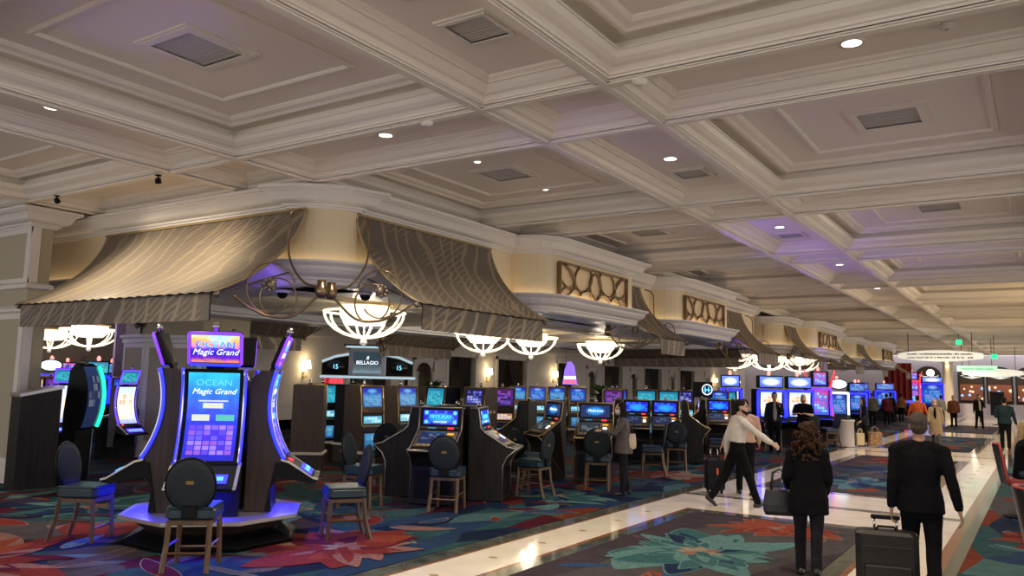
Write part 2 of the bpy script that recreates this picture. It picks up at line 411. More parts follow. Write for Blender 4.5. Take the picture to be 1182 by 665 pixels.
IC = [MAUVE, (.085, .075, .08), GREY, (.04, .05, .085), MAUVE, (.06, .085, .12), GREY, (.07, .06, .075)]
labs = ['', 'aisle carpet with a big teal lotus and an orange flower, nearest the camera', 'aisle carpet with blue swirls and red bands beyond the walking woman', 'aisle carpet where the woman in the long tan coat walks', 'farthest aisle carpet by the end wall windows']
FL = [[(-3.45, 9.3, 1.5, ['teal', 'lteal', 'navy', 'teal', 'lteal'], 11, 3, 'lteal'), (-3.1, 11.55, 1.05, ['coral', 'red', 'coral'], 9, 2, 'pink'), (-2.5, 7.2, 1.2, ['coral', 'red', 'blue'], 9, 2)],
      [(-3.3, 18.2, 1.4, ['blue', 'teal', 'navy', 'lteal'], 10, 2), (-3.2, 24.4, 1.2, ['red', 'coral', 'maroon'], 9, 2), (-3.0, 21.2, 1.5, ['blue', 'grey', 'navy'], 9, 2)],
      [(-3.3, 31.6, 1.2, ['red', 'coral', 'maroon'], 9, 2), (-3.3, 36.5, 1.3, ['blue', 'navy', 'grey'], 9, 2)], [(-3.3, 47, 1.2, ['blue', 'navy', 'grey'], 9, 2)], []]
for k, (a, b) in enumerate(isl):
    if k == 4: continue
    carpet('aisle_carpet', labs[k + 1], -4.56, -2.08, a, b, IC, .8 + .02 * k, FL[k], 40 + k, 46, ['blue', 'navy', 'grey', 'mauve', 'teal', 'purple', 'red', 'coral'])
carpet('side_carpet', 'teal, red and mauve carpet beside the seated person at the aisle edge', -.86, 10, -4, 62, [TEAL, RED, MAUVE, BLUE, CORAL, GREY, TEAL, NAVY, RED, LTEAL], 2.3,
       [(.3, 9.5, 1.1, ['teal', 'red', 'mauve'], 9, 2), (.3, 13, 1.1, ['coral', 'red', 'blue'], 9, 2)], 9, 160, ['teal', 'lteal', 'blue', 'red', 'coral', 'mauve', 'cream', 'purple'])

# ------------------------------------------------------------------ coffered ceiling
ZC = 4.80
BX = [-58.01 + 5.47 * k for k in range(13)]              # one face line of each pair of beams
XS = []
k = 0
x = -4.86 - 5.47 * 8
while x < 10: XS += [x, x + 1.46]; x += 5.47
YS = []
y = 6.67 - 5.47 * 2
while y < YE: YS += [y, y + 1.38]; y += 5.47
YS = [q for q in YS if q < YE]
XS = [q for q in XS if -38 < q < 10]
WIDE = [(0, 0), (0, .035), (.03, .035), (.03, .06), (.06, .085), (.11, .10), (.16, .13), (.19, .18), (.21, .18), (.21, .20), (.10, .20), (.10, .30), (.30, .30), (.30, .265), (.34, .265), (.37, .29), (.43, .305), (.46, .335), (.46, .35)]
NARR = [(0, 0), (0, .03), (.03, .03), (.03, .05), (.055, .075), (.10, .085), (.14, .115), (.17, .15), (.20, .15), (.20, .17), (.24, .19), (.25, .21)]
mb = MB(); hb = .075
def bay(mb, x0, x1, y0, y1):
    wide = (x1 - x0) > 2.5 and (y1 - y0) > 2.5
    pr = WIDE if wide else NARR
    rs = [[(x0 + i, y0 + i, ZC + z), (x1 - i, y0 + i, ZC + z), (x1 - i, y1 - i, ZC + z), (x0 + i, y1 - i, ZC + z)] for i, z in pr]
    vs = [p for r in rs for p in r]; fs = []
    for a in range(len(rs) - 1):
        for j in range(4): fs.append((a * 4 + j, a * 4 + 4 + j, a * 4 + 4 + (j + 1) % 4, a * 4 + (j + 1) % 4))
    e = (len(rs) - 1) * 4; fs.append((e, e + 3, e + 2, e + 1))
    mb.add(vs, fs, 0)
    if wide:
        g = .86; zt = ZC + .35
        q = [(g, 0), (g, -.02), (g + .02, -.035), (g + .05, -.035), (g + .07, -.015), (g + .07, 0)]
        rs = [[(x0 + i, y0 + i, zt + z), (x1 - i, y0 + i, zt + z), (x1 - i, y1 - i, zt + z), (x0 + i, y1 - i, zt + z)] for i, z in q]
        vs = [p for r in rs for p in r]; fs = []
        for a in range(len(rs) - 1):
            for j in range(4): fs.append((a * 4 + j, a * 4 + 4 + j, a * 4 + 4 + (j + 1) % 4, a * 4 + (j + 1) % 4))
        mb.add(vs, fs, 0)
for i in range(len(XS) - 1):
    for j in range(len(YS) - 1): bay(mb, XS[i] + hb, XS[i + 1] - hb, YS[j] + hb, YS[j + 1] - hb)
for xx in XS: mb.box(xx - hb, xx + hb, YS[0] - hb, YS[-1] + hb, ZC - .012, ZC + .01); mb.box(xx - hb * .55, xx + hb * .55, YS[0] - hb, YS[-1] + hb, ZC - .022, ZC - .01)
for yy in YS: mb.box(XS[0] - hb, XS[-1] + hb, yy - hb, yy + hb, ZC - .012, ZC + .01); mb.box(XS[0] - hb, XS[-1] + hb, yy - hb * .55, yy + hb * .55, ZC - .0222, ZC - .01)
struct(mb.build('ceiling', M_ceil))

# vents, downlights, smoke detectors and sprinkler
def vent(x, y, z, lx, ly, label, big):
    t = thing('ceiling_vent', label, 'ceiling vent', (x, y, z), 0, 'square air vents in the ceiling coffers')
    mb = MB(); e = .11 if big else .07
    for a, zz_ in ((0, -.022), (.03, -.034)):
        mb.box(-lx / 2 - e + a, lx / 2 + e - a, -ly / 2 - e + a, -ly / 2 - .0, zz_, -.001); mb.box(-lx / 2 - e + a, lx / 2 + e - a, ly / 2, ly / 2 + e - a, zz_, -.001)
        mb.box(-lx / 2 - e + a, -lx / 2, -ly / 2, ly / 2, zz_, -.001); mb.box(lx / 2, lx / 2 + e - a, -ly / 2, ly / 2, zz_, -.001)
    mb.build('vent_frame', M_ventframe, t)
    mb = MB(); mb.box(-lx / 2, lx / 2, -ly / 2, ly / 2, -.010, -.001)
    for k in range(9): mb.box(-lx / 2, lx / 2, -ly / 2 + ly * (k + .4) / 9, -ly / 2 + ly * (k + .6) / 9, -.016, -.009)
    mb.build('grille', M_vent, t)
ZW, ZN = ZC + .35, ZC + .21
cxw = lambda k: -6.855 + 5.47 * k; cyw = lambda k: 4.615 + 5.47 * k; cxn = -4.13
vent(cxw(0), cyw(0), ZW, .62, .62, 'large framed vent in the panelled coffer over the corner awning', True)
vent(-4.0, 5.40, ZN, .42, .42, 'small vent in the narrow coffer next to the first beam crossing', False)
vent(cxw(1), cyw(1), ZW, .62, .62, 'framed vent in the coffer beside the bright aisle downlight', True)
vent(cxw(0), cyw(1), ZW, .62, .62, 'framed vent with two small spots over the second awning', True)
vent(cxn, 10.9, ZN, .42, .42, 'small vent just past the downlight in the narrow coffer row', False)
vent(cxw(0), cyw(2), ZW, .62, .62, 'framed vent in the coffer above the first gold lattice', True)
vent(cxw(1), cyw(2), ZW, .62, .62, 'second framed vent along the aisle coffers', True)
vent(cxn, 16.4, ZN, .42, .42, 'small vent in the purple-lit narrow coffer', False)
M_lens = glow('downlight_lens', (1, .93, .80), 5)
def downlight(x, y, z, label, e, small=False, col=(1, .86, .66), spot=2.0, aim=(0, 0, -1)):
    t = thing('downlight', label, 'ceiling light', (x, y, z), 0, 'recessed downlights')
    r = .05 if small else .085
    MB().lathe([(r, -.006), (r * 1.35, -.010), (r * 1.4, -.002), (r * 1.4, -.0005)], 20, caps=False).build('trim_ring', M_ventframe, t)
    MB().lathe([(.001, -.004), (r, -.0045), (r, -.0005)], 20, caps=False).build('lens', M_lens, t)
    ll = lamp('SPOT', (0, 0, -.03) if aim[2] == -1 else (0, .12, -.24), e, col, .06, t, aim, spot, 'downlight_lamp', .8); ll.data.specular_factor = .02
ED = 420
downlight(-1.30, 7.36, ZN, 'bright downlight shining on the cross coffer over the aisle', ED)
downlight(-6.85, 7.36, ZN, 'downlight in the cross coffer above the rounded corner', ED)
downlight(cxn, cyw(1), ZN, 'downlight in the narrow coffer past the first crossing', ED)
downlight(cxn, cyw(2), ZN, 'downlight in the first purple-lit square coffer', ED, col=(.8, .75, 1))
downlight(cxn, cyw(3), ZN, 'downlight in the second, smaller purple-lit coffer', ED, col=(.8, .75, 1))
downlight(cxn, cyw(4), ZN, 'fourth downlight down the narrow coffer row', ED)
downlight(cxn, cyw(0), ZN, 'downlight at the very top of the picture', ED)
downlight(-9.59, cyw(0), ZN, 'downlight above the patterned awning beside a dark smoke alarm', ED)
downlight(cxw(0), 9.35, ZW, 'small bright spot close to the vent over the second awning', 60, True)
downlight(cxw(0), 11.3, ZW, 'small bright spot at the far edge of the coffer over the second awning', 60, True)
for k in range(5, 12): downlight(cxn, cyw(k), ZN, 'tiny far downlight along the narrow coffer row toward the signs', ED * 1.2)
for k in range(2, 12): downlight(-1.30, 7.36 + 5.47 * k - 5.47, ZN, 'far downlight in a cross coffer over the aisle', ED)
def gimbal(x, y, z, aim, e, label, spot=2.3):
    t = thing('spot_light', label, 'spot light', (x, y, z), 0, 'small dark spots on the ceiling beam')
    MB().lathe([(.045, 0), (.045, -.012), (.012, -.016), (.012, -.05)], 14).build('mount', M_dark, t)
    q = Vector(aim).to_track_quat('-Z', 'Y').to_matrix().to_4x4()
    MB().lathe([(.022, .03), (.04, .02), (.045, -.05), (.038, -.05), (.034, -.01), (.002, -.008)], 14, 0, T(0, 0, -.07) @ q).build('lamp_head', M_dark, t)
    lamp('SPOT', tuple(V(0, 0, -.07) + Vector(aim).normalized() * .07), e, (1, .84, .60), .03, t, aim, spot, 'spot_lamp', .9).data.specular_factor = .1
gimbal(-10.55, 6.62, ZC - .022, (-.25, .40, -1), 250, 'small dark spot on the beam over the middle of the patterned awning')
gimbal(-13.34, 6.62, ZC - .022, (.45, .40, -1), 270, 'small dark spot on the beam over the pillar end of the patterned awning')
def detector(x, y, z, label, r=.06, m=None):
    t = thing('smoke_detector', label, 'smoke detector', (x, y, z))
    MB().lathe([(r * 1.2, 0), (r * 1.2, -.012), (r, -.02), (r, -.035), (r * .5, -.045), (.004, -.046)], 16).build('housing', m or M_ventframe, t)
    MB().lathe([(r * .3, -.044), (r * .3, -.052), (.003, -.053)], 10).build('sensor', M_vent, t)
detector(-3.05, 6.70, ZC - .022, 'round smoke detector on the cross beam near the middle')
detector(-9.25, 4.9, ZN, 'dark round detector beside the downlight over the patterned awning', .06, M_vent)
detector(-5.6, 6.67, ZC - .022, 'small detector on the beam left of the crossing')
detector(-.55, 7.36, ZN, 'ceiling sprinkler-style detector past the bright downlight', .05)

# ------------------------------------------------------------------ pavilions over the slot floor
def arc(cx, cy, r, a0, a1, n): return [(cx + r * math.cos(R(a0 + (a1 - a0) * i / n)), cy + r * math.sin(R(a0 + (a1 - a0) * i / n))) for i in range(n + 1)]
def corner(cx, cy, a0, rad=.9):
    """rounded corner with a slightly proud pilaster"""
    p = arc(cx, cy, rad, a0, a0 + 14, 2) + arc(cx, cy, rad + .07, a0 + 14, a0 + 76, 8) + arc(cx, cy, rad, a0 + 76, a0 + 90, 2)
    return p
def pav_path(xl, xr, y0, y1, boxes):
    p = [(xl, y0)] + corner(xr - .9, y0 + .9, -90)
    for a, b in boxes:
        p += [(xr, a), (xr + .12, a)] + arc(xr + .12, a + .58, .58, -90, 0, 6)[1:] + [(xr + .70, b), (xr, b)]
    p += corner(xr - .9, y1 - .9, 0) + corner(xl + .9, y1 - .9, 90)
    return p
CORN = [(.0, 4.44), (.05, 4.44), (.05, 4.475), (.09, 4.475), (.09, 4.505), (.12, 4.515), (.17, 4.53), (.20, 4.555), (.22, 4.60), (.25, 4.65), (.30, 4.685), (.30, 4.70), (.34, 4.70), (.34, 4.75), (-.3, 4.75)]
FRIE = [(0, 3.30), (0, 4.45)]
LOW = [(.20, 3.60), (.20, 3.635), (.30, 3.635), (.30, 3.60), (.27, 3.575), (.24, 3.55), (.23, 3.51), (.19, 3.45), (.13, 3.41), (.11, 3.40), (.11, 3.37), (.09, 3.35), (.09, 3.30), (.05, 3.27), (-.02, 3.27)]
SOFF = [(0, 3.272), (-.95, 3.272), (-.95, 3.33), (-1.15, 3.33), (-1.15, 3.46)]
M_cove = glow('cove_strip', (1, .76, .46), 2.7)
def pavilion(n, xl, xr, y0, y1, boxes):
    path = pav_path(xl, xr, y0, y1, boxes)
    mb = MB()
    mb.sweep(path, CORN, True, 0); mb.sweep(path, FRIE, True, 1); mb.sweep(path, LOW, True, 0)
    mb.sweep(path, [(.0, 3.55), (.20, 3.60)], True, 0)
    inner = pav_path(xl, xr, y0, y1, [])
    mb.sweep(path, [(-.02, 3.271), (-.1, 3.271)], True, 2); mb.sweep(inner, [(.72, 3.2715)] if False else SOFF, True, 2)
    # crown under the bump boxes
    for a, b in boxes: mb.box(xr - .2, xr + .69, a + .05, b - .02, 3.272, 3.30, 2)
    x_in, mi = xl + 1.0, 3
    mb.box(xl + 1.0, xr - 1.0, y0 + 1.0, y1 - 1.0, 3.46, 3.52, 3)
    k = y0 + 4.2
    while k < y1 - 2: mb.box(xl + 1.1, xr - 1.1, k, k + .35, 3.36, 3.46, 3); k += 4.2
    mb.box(xl + 5, xl + 5.35, y0 + 1.1, y1 - 1.1, 3.355, 3.465, 3)
    struct(mb.build('trim_%d' % n, [M_crown, M_frieze, M_soffit, M_cream]))
    mb = MB(); mb.sweep(path, [(.05, 3.585), (.15, 3.605)], True, 0)
    struct(mb.build('trim_%d' % (n + 1), M_cove))
B1 = [(13.12, 17.2), (19.85, 24.0)]
pavilion(1, -16.4, -8.7, 8.1, 29.6, B1)
B2 = [(35.4, 39.8)]
pavilion(3, -16.4, -8.7, 32.75, 45.0, B2)
B3 = [(51.7, 56.0)]
pavilion(5, -16.4, -8.7, 47.0, 62.0, B3)

# gold lattice panels on the bump boxes
M_backlit = mat('backlit_parchment', (.58, .44, .27), .5, emit=(1, .66, .30), es=.10)
def lattice(x, ya, yb, label):
    t = thing('gold_lattice', label, 'lattice panel', (x, (ya + yb) / 2, 3.97), PI / 2, 'gold lattice panels on the pavilion frieze')
    W, Hh = yb - ya, .66; hw = W / 2; hh = Hh / 2
    MB().box(-hw, hw, -.012, -.002, -hh, hh).build('backing', M_backlit, t)
    mb = MB(); f = .035
    mb.box(-hw - f, hw + f, -.09, -.0, hh, hh + f); mb.box(-hw - f, hw + f, -.09, 0, -hh - f, -hh); mb.box(-hw - f, -hw, -.09, 0, -hh, hh); mb.box(hw, hw + f, -.09, 0, -hh, hh)
    mb.build('frame', M_bronze, t)
    mb = MB()
    def loop(cx, cz, rx, rz, tilt=0, a0=0, a1=2 * PI, r=.026):
        pts = []
        for k in range(25):
            a = a0 + (a1 - a0) * k / 24; px_, pz = rx * math.cos(a), rz * math.sin(a)
            xx = cx + px_ * math.cos(tilt) - pz * math.sin(tilt); z_ = cz + px_ * math.sin(tilt) + pz * math.cos(tilt)
            pts.append((max(-hw, min(hw, xx)), -.055, max(-hh, min(hh, z_))))
        mb.tube(pts, r, 6)
    for sx in (-1, 1):
        loop(sx * hw * .98, .0, hw * .36, hh * 1.0, 0, PI / 2 if sx > 0 else -PI / 2, 3 * PI / 2 if sx > 0 else PI / 2)
        loop(sx * hw * .36, .12, hw * .25, hh * .80, -sx * .30)
        loop(sx * hw * .72, -hh * .78, hw * .24, hh * .42, 0, 0, PI); loop(sx * hw * .25, -hh * .8, hw * .2, hh * .4, 0, 0, PI)
        loop(sx * hw * .86, .1, hw * .3, hh * .55, sx * .5)
    # teardrop in the middle
    pts = [(hw * .17 * math.sin(a) * (1 + .0 * a), -.055, hh * (-.35 + .5 * -math.cos(a)) if False else (-hh * .85 + hh * .85 * (1 - math.cos(a)) )) for a in [PI * k / 14 for k in range(15)]]
    pts += [(-p[0], p[1], p[2]) for p in pts[::-1]]
    mb.tube(pts, .028, 6)
    mb.build('scrollwork', M_bronze, t)
    MB().box(-hw, hw, -.06, -.02, -hh + .002, -hh + .02).build('light_strip', glow('lattice_strip', (1, .76, .42), 7), t)
lattice(-8.0 + .01, 13.72, 16.75, 'gold lattice panel on the bump between the first two front awnings')
lattice(-8.0 + .01, 20.45, 23.5, 'gold lattice panel over the second bump, beyond the narrow awning')
lattice(-8.0 + .01, 36.0, 39.2, 'gold lattice panel on the second pavilion')
lattice(-8.0 + .01, 52.3, 55.5, 'small far gold lattice panel on the third pavilion')

# fabric awnings with a drop valance
def awning_fabric():
    m, nt, b = nodes_of('awning_brocade'); L = nt.links.new
    b.inputs['Roughness'].default_value = .38; b.inputs['Specular IOR Level'].default_value = .35
    tc = N(nt, 'ShaderNodeTexCoord'); mp = N(nt, 'ShaderNodeMapping'); mp.inputs['Rotation'].default_value = (0, 0, 0); mp.inputs['Scale'].default_value = (1, 1, 1)
    L(tc.outputs['UV'], mp.inputs[0])
    def branch(scale, rot, dist, lo, hi):
        m2 = N(nt, 'ShaderNodeMapping'); m2.inputs['Rotation'].default_value = (0, 0, rot); L(mp.outputs[0], m2.inputs[0])
        wv = N(nt, 'ShaderNodeTexWave'); wv.inputs['Scale'].default_value = scale; wv.inputs['Distortion'].default_value = dist; wv.inputs['Detail'].default_value = 1.5; wv.inputs['Detail Scale'].default_value = .9
        L(m2.outputs[0], wv.inputs[0])
        r = N(nt, 'ShaderNodeValToRGB'); r.color_ramp.elements[0].position = lo; r.color_ramp.elements[1].position = hi; L(wv.outputs[0], r.inputs[0])
        return r.outputs[0]
    a = branch(.85, .30, 9, .86, .93); c = branch(3.2, 1.0, 4, .70, .92)
    nz = N(nt, 'ShaderNodeTexNoise'); nz.inputs['Scale'].default_value = .9; L(mp.outputs[0], nz.inputs[0])
    gt = N(nt, 'ShaderNodeValToRGB'); gt.color_ramp.elements[0].position = .42; gt.color_ramp.elements[1].position = .55; L(nz.outputs[0], gt.inputs[0])
    mu = N(nt, 'ShaderNodeMath', operation='MULTIPLY'); L(c, mu.inputs[0]); L(gt.outputs[0], mu.inputs[1])
    mxx = N(nt, 'ShaderNodeMath', operation='MAXIMUM'); L(a, mxx.inputs[0]); L(mu.outputs[0], mxx.inputs[1])
    mc = N(nt, 'ShaderNodeMix', data_type='RGBA'); L(mxx.outputs[0], mc.inputs[0]); mc.inputs[6].default_value = (.150, .124, .098, 1); mc.inputs[7].default_value = (.27, .216, .153, 1)
    L(mc.outputs[2], b.inputs['Base Color']); ms = N(nt, 'ShaderNodeMath', operation='MULTIPLY'); L(mxx.outputs[0], ms.inputs[0]); ms.inputs[1].default_value = .12; L(ms.outputs[0], b.inputs['Metallic'])
    rr = N(nt, 'ShaderNodeMapRange'); L(mxx.outputs[0], rr.inputs[0]); rr.inputs[3].default_value = .6; rr.inputs[4].default_value = .42; L(rr.outputs[0], b.inputs['Roughness'])
    return m
M_awn = awning_fabric()
M_piping = mat('awning_piping', (.42, .30, .14), .5)
def awning(name, label, base, rz, width, proj=1.32, ztop=4.42, zbot=3.03, drop=.38, inset=.14, inset2=None, pattern_seed=0):
    """built along local x, hanging out toward local -y; base = middle of the top edge on the wall"""
    t = thing(name, label, 'awning', (base[0], base[1], 0), rz, 'fabric awnings around the pavilions')
    hw = width / 2
    def prof(v):
        return -proj * (.30 * v + .70 * v * v), ztop + (zbot - ztop) * (1.24 * v - .24 * v * v)
    mb = MB(); nx = max(8, int(width / .12))
    vs = []; fs = []; uvs = []
    NV = 14
    for side, th in ((0, 0.), (1, .018)):
        for j in range(NV + 1):
            for i in range(nx + 1):
                v = j / NV; yy, z = prof(v); u = i / nx
                if j == NV: z -= .018 * (i % 2)
                vs.append((-hw + width * u, yy + th, z - th))
        o = side * (NV + 1) * (nx + 1)
        for j in range(NV):
            for i in range(nx):
                a = o + j * (nx + 1) + i; q = [a, a + nx + 1, a + nx + 2, a + 1]
                t4 = [(i, j), (i, j + 1), (i + 1, j + 1), (i + 1, j)]; t4 = [(-hw + width * p / nx + pattern_seed, -q_ / NV * 2.0) for p, q_ in t4]
                if side: q = q[::-1]; t4 = t4[::-1]
                fs.append(q); uvs.append(t4)
    mb.add(vs, fs, 0, True, None, uvs)
    mb.build('canopy', M_awn, t)
    mb = MB(); i2 = inset if inset2 is None else inset2; ww = width - inset - i2
    n = max(6, int(ww / .1)); vs = []; fs = []; uvs = []
    for side, th in ((0, 0.), (1, .02)):
        o = side * 2 * (n + 1)
        for z, tt in ((zbot - .012, 0), (zbot - drop, 1)):
            for i in range(n + 1): vs.append((-hw + inset + ww * i / n, -proj + .05 + th + .006 * math.sin(i * 1.3) * tt, z - .008 * (i % 2) * tt))
        for i in range(n):
            q = [o + i, o + n + 1 + i, o + n + 2 + i, o + i + 1]; t4 = [(ww * i / n + pattern_seed, 0), (ww * i / n + pattern_seed, -drop), (ww * (i + 1) / n + pattern_seed, -drop), (ww * (i + 1) / n + pattern_seed, 0)]
            fs.append(q if not side else q[::-1]); uvs.append(t4 if not side else t4[::-1])
    mb.add(vs, fs, 0, True, None, uvs)
    mb.build('valance', M_awn, t)
    mb = MB()
    for sx in (-1, 1):
        pts = [(sx * hw, prof(v / 12)[0] + .01, prof(v / 12)[1] - .005) for v in range(13)]
        mb.tube(pts, .016, 6)
    mb.tube([(-hw, -.02, ztop), (hw, -.02, ztop)], .02, 6)
    mb.build('edge_frame', M_piping, t)
    mb = MB()
    mb.tube([(-hw + .05, -proj + .09, zbot - .03), (hw - .05, -proj + .09, zbot - .03)], .018, 6)
    for sx in (-1, 1): mb.tube([(sx * (hw - .1), -proj + .09, zbot - .03), (sx * (hw - .1), -.02, 3.5)], .014, 6); mb.ball((sx * (hw - .03), -proj + .07, zbot - .03), .05, 10)
    mb.build('support_rod', M_iron, t)
    return t
awning('corner_awning', 'large taupe awning patterned with pale branches beside the front pillar', (-11.7, 8.08), 0, 5.3, proj=1.5)
awning('front_awning', 'plain taupe awning between the rounded corner and the first gold lattice', (-8.68, 10.55), PI / 2, 3.6, pattern_seed=20)
awning('front_awning', 'narrow awning with a short fringe between the two gold lattices', (-8.68, 18.3), PI / 2, 1.7, inset=.12, pattern_seed=30)
awning('front_awning', 'awning beyond the second gold lattice, by the first pavilion end', (-8.68, 26.35), PI / 2, 2.5, pattern_seed=40)
awning('front_awning', 'first awning of the second pavilion, before its lattice', (-8.68, 34.1), PI / 2, 1.7, pattern_seed=50)
awning('front_awning', 'awning just beyond the second pavilion lattice', (-8.68, 41.9), PI / 2, 2.3, pattern_seed=60)
awning('front_awning', 'first awning of the third pavilion', (-8.68, 49.4), PI / 2, 2.0, pattern_seed=70)
awning('front_awning', 'last far awning of the third pavilion, under the hanging signs', (-8.68, 58.6), PI / 2, 2.4, pattern_seed=80)
awning('end_awning', 'dark awning seen from inside across the far end of the first pavilion', (-12.5, 29.62), PI, 5.6, pattern_seed=90)
awning('back_awning', 'dark awning seen from inside behind the tall screen cluster', (-16.42, 13.4), -PI / 2, 5.2, pattern_seed=100)
awning('back_awning', 'dark awning seen from inside along the back of the slot floor', (-16.42, 21.0), -PI / 2, 4.0, pattern_seed=110)

# iron scroll brackets at the awning ends
def scroll(label, base, rz, mirror=1):
    """local: wall plane y=0, outward -y; awning end at x=0, free side toward +x*mirror"""
    t = thing('scroll_bracket', label, 'iron bracket', (base[0], base[1], 0), rz, 'iron scroll brackets beside the awnings')
    s = mirror
    def sp(pts, n=8):
        pts = [Vector(p) for p in pts]; out = []
        for i in range(len(pts) - 1):
            p0 = pts[max(0, i - 1)]; p1 = pts[i]; p2 = pts[i + 1]; p3 = pts[min(len(pts) - 1, i + 2)]
            for k in range(n):
                u = k / n
                out.append(.5 * ((2 * p1) + (p2 - p0) * u + (2 * p0 - 5 * p1 + 4 * p2 - p3) * u * u + (3 * p1 - p0 - 3 * p2 + p3) * u ** 3))
        return out + [pts[-1]]
    mb = MB()
    mb.tube(sp([(0, -.12, 4.38), (s * .05, -.32, 4.25), (s * .04, -.36, 3.85), (s * .12, -.36, 3.55), (s * .38, -.34, 3.26), (s * .72, -.32, 3.17)]), .016, 8)
    mb.build('hanger', M_bronze, t)
    mb = MB()
    mb.tube(sp([(-s * .02, -1.2, 3.0), (s * .06, -1.0, 2.86), (s * .2, -.75, 2.75), (s * .42, -.5, 2.78), (s * .72, -.32, 3.10)]), .018, 8)
    mb.build('bow', M_bronze, t)
    mb = MB(); c = V(s * .14, -.72, 3.13); d = V(s * .55, .8, 0).normalized()
    for rr, off, a0, a1 in ((.34, (0, 0), .3, 5.6), (.27, (.10, -.12), -1.2, 4.2)):
        pts = []
        for k in range(33):
            a = a0 + (a1 - a0) * k / 32; q = rr * (1 - .15 * k / 32)
            pts.append(c + d * (off[0] + q * math.cos(a)) + V(0, 0, off[1] + q * 1.12 * math.sin(a)))
        mb.tube(pts, .012, 7)
    mb.build('ring', M_bronze, t)
    mb = MB(); mb.ball(tuple(c + V(0, 0, .06)), (.075, .06, .075), 12)
    for k in range(8):
        a = 2 * PI * k / 8; mb.ball(tuple(c + d * .075 * math.cos(a) + V(0, -.02, .06 + .075 * math.sin(a))), .032, 8)
    mb.build('rosette', M_iron, t)
    mb = MB(); mb.lathe([(.06, 3.27), (.06, 3.2), (.085, 3.17), (.085, 3.08), (.05, 3.03), (.01, 3.02)], 14, M=T(s * .72, -.32, 0)); mb.build('boss', M_bronze, t)
def scroll2(x, y, rz, m, label): scroll(label, (x, y), rz, m)
scroll('iron scroll bracket at the inner end of the patterned corner awning', (-9.02, 8.08), 0, 1)
scroll('iron scroll bracket at the rounded-corner end of the plain awning', (-8.68, 8.72), PI / 2, -1)
scroll('iron scroll bracket under the narrow fringed awning', (-8.68, 17.42), PI / 2, -1)
scroll('iron scroll bracket beyond the narrow fringed awning', (-8.68, 19.18), PI / 2, 1)
scroll('iron scroll bracket at the near end of the third front awning', (-8.68, 25.08), PI / 2, -1)
scroll('iron scroll bracket at the far end of the third front awning', (-8.68, 27.65), PI / 2, 1)
scroll('iron scroll bracket on the second pavilion corner', (-8.68, 33.2), PI / 2, -1)
scroll('iron scroll bracket past the second pavilion lattice', (-8.68, 40.7), PI / 2, -1)
scroll('iron scroll bracket inside the back of the slot floor', (-16.42, 18.9), -PI / 2, 1)
scroll('iron scroll bracket by the far-end dark awning', (-15.35, 29.62), PI, -1)
def dome(x, y, label):
    t = thing('security_camera', label, 'security camera', (x, y, 3.27), 0, 'dome cameras under the soffit')
    MB().lathe([(.11, 0), (.11, -.03), (.09, -.045)], 18).build('collar', M_white, t)
    MB().lathe([(.085, -.04), (.08, -.08), (.055, -.115), (.02, -.13), (.002, -.132)], 18).build('dome_lens', M_dark, t)
dome(-9.9, 8.45, 'dome camera under the purple-lit soffit at the iron scroll'); dome(-8.85, 9.2, 'dome camera under the soffit between the two corner scrolls'); dome(-13.7, 14.0, 'dome camera above the middle slot rows')

# bowl chandeliers
M_bowl = mat('bowl_glass', (.9, .85, .7), .4, emit=(1, .86, .62), es=1.35)
M_rib = mat('beaded_rib', (.9, .85, .7), .35, emit=(1, .83, .54), es=1.7)
def chand(x, y, ztop, rad, label, e=60, far=False):
    t = thing('bowl_chandelier', label, 'chandelier', (x, y, ztop), 0, 'glowing bowl chandeliers')
    MB().lathe([(rad * .62, .14), (rad * .62, 0), (rad * .60, -.10), (rad * .45, -.24), (.02, -.25)], 28).build('diffuser', M_bowl, t)
    MB().lathe([(rad * .7, .18), (rad * .7, .14), (rad * .64, .13), (rad * .64, .18)], 28, caps=False).build('ceiling_rim', M_gold, t)
    n = 8
    for k in range(n):
        a = 2 * PI * k / n + .2
        pts = [(rad * math.cos(b) * math.cos(a), rad * math.cos(b) * math.sin(a), -.0 - rad * .62 * math.sin(b)) for b in [PI / 2 * .97 * j / 10 for j in range(11)]]
        MB().tube(pts, [.022 + .006 * (j % 2) for j in range(11)], 7).build('rib', M_rib, t)
    mb = MB(); mb.tube([(rad * math.cos(2 * PI * j / 36), rad * math.sin(2 * PI * j / 36), .01) for j in range(36)], .024, 6, closed=True); mb.build('ring', M_rib, t)
    mb = MB(); zb = -rad * .62
    mb.tube([(0, 0, -.2), (0, 0, zb)], .014, 8); mb.lathe([(.01, zb + .02), (.05, zb - .01), (.06, zb - .06), (.075, zb - .09), (.06, zb - .13), (.02, zb - .155), (.002, zb - .16)], 16); mb.build('finial', mat('crystal_drop', (.8, .78, .7), .15, emit=(1, .9, .75), es=.35), t)
    lamp('POINT', (0, 0, -.34), e, (1, .85, .66), .2, t, name='chandelier_lamp')
EC = 130
chand(-11.25, 11.7, 3.22, .80, 'bowl chandelier under the rounded corner between the two iron scrolls', EC)
chand(-13.1, 18.4, 3.22, .80, 'bowl chandelier half hidden under the plain awning valance', EC)
chand(-12.7, 20.3, 3.22, .78, 'bowl chandelier at the far end of the plain awning valance', EC)
chand(-12.6, 24.6, 3.22, .80, 'bowl chandelier beneath the first gold lattice', EC)
chand(-11.2, 34.6, 3.25, .9, 'far chandelier over the tall blue slots', 90)
chand(-10.4, 37.0, 3.25, .9, 'far chandelier in front of the second pavilion lattice', 90)
chand(-9.9, 40.5, 3.25, .9, 'farthest overlapping chandelier by the red-trimmed slot', 90)
chand(-26.5, 14.6, 3.3, .9, 'chandelier seen over the slots beside the front pillar', 60)
chand(-31.0, 15.6, 3.3, .9, 'second, dimmer chandelier seen past the front pillar', 60)

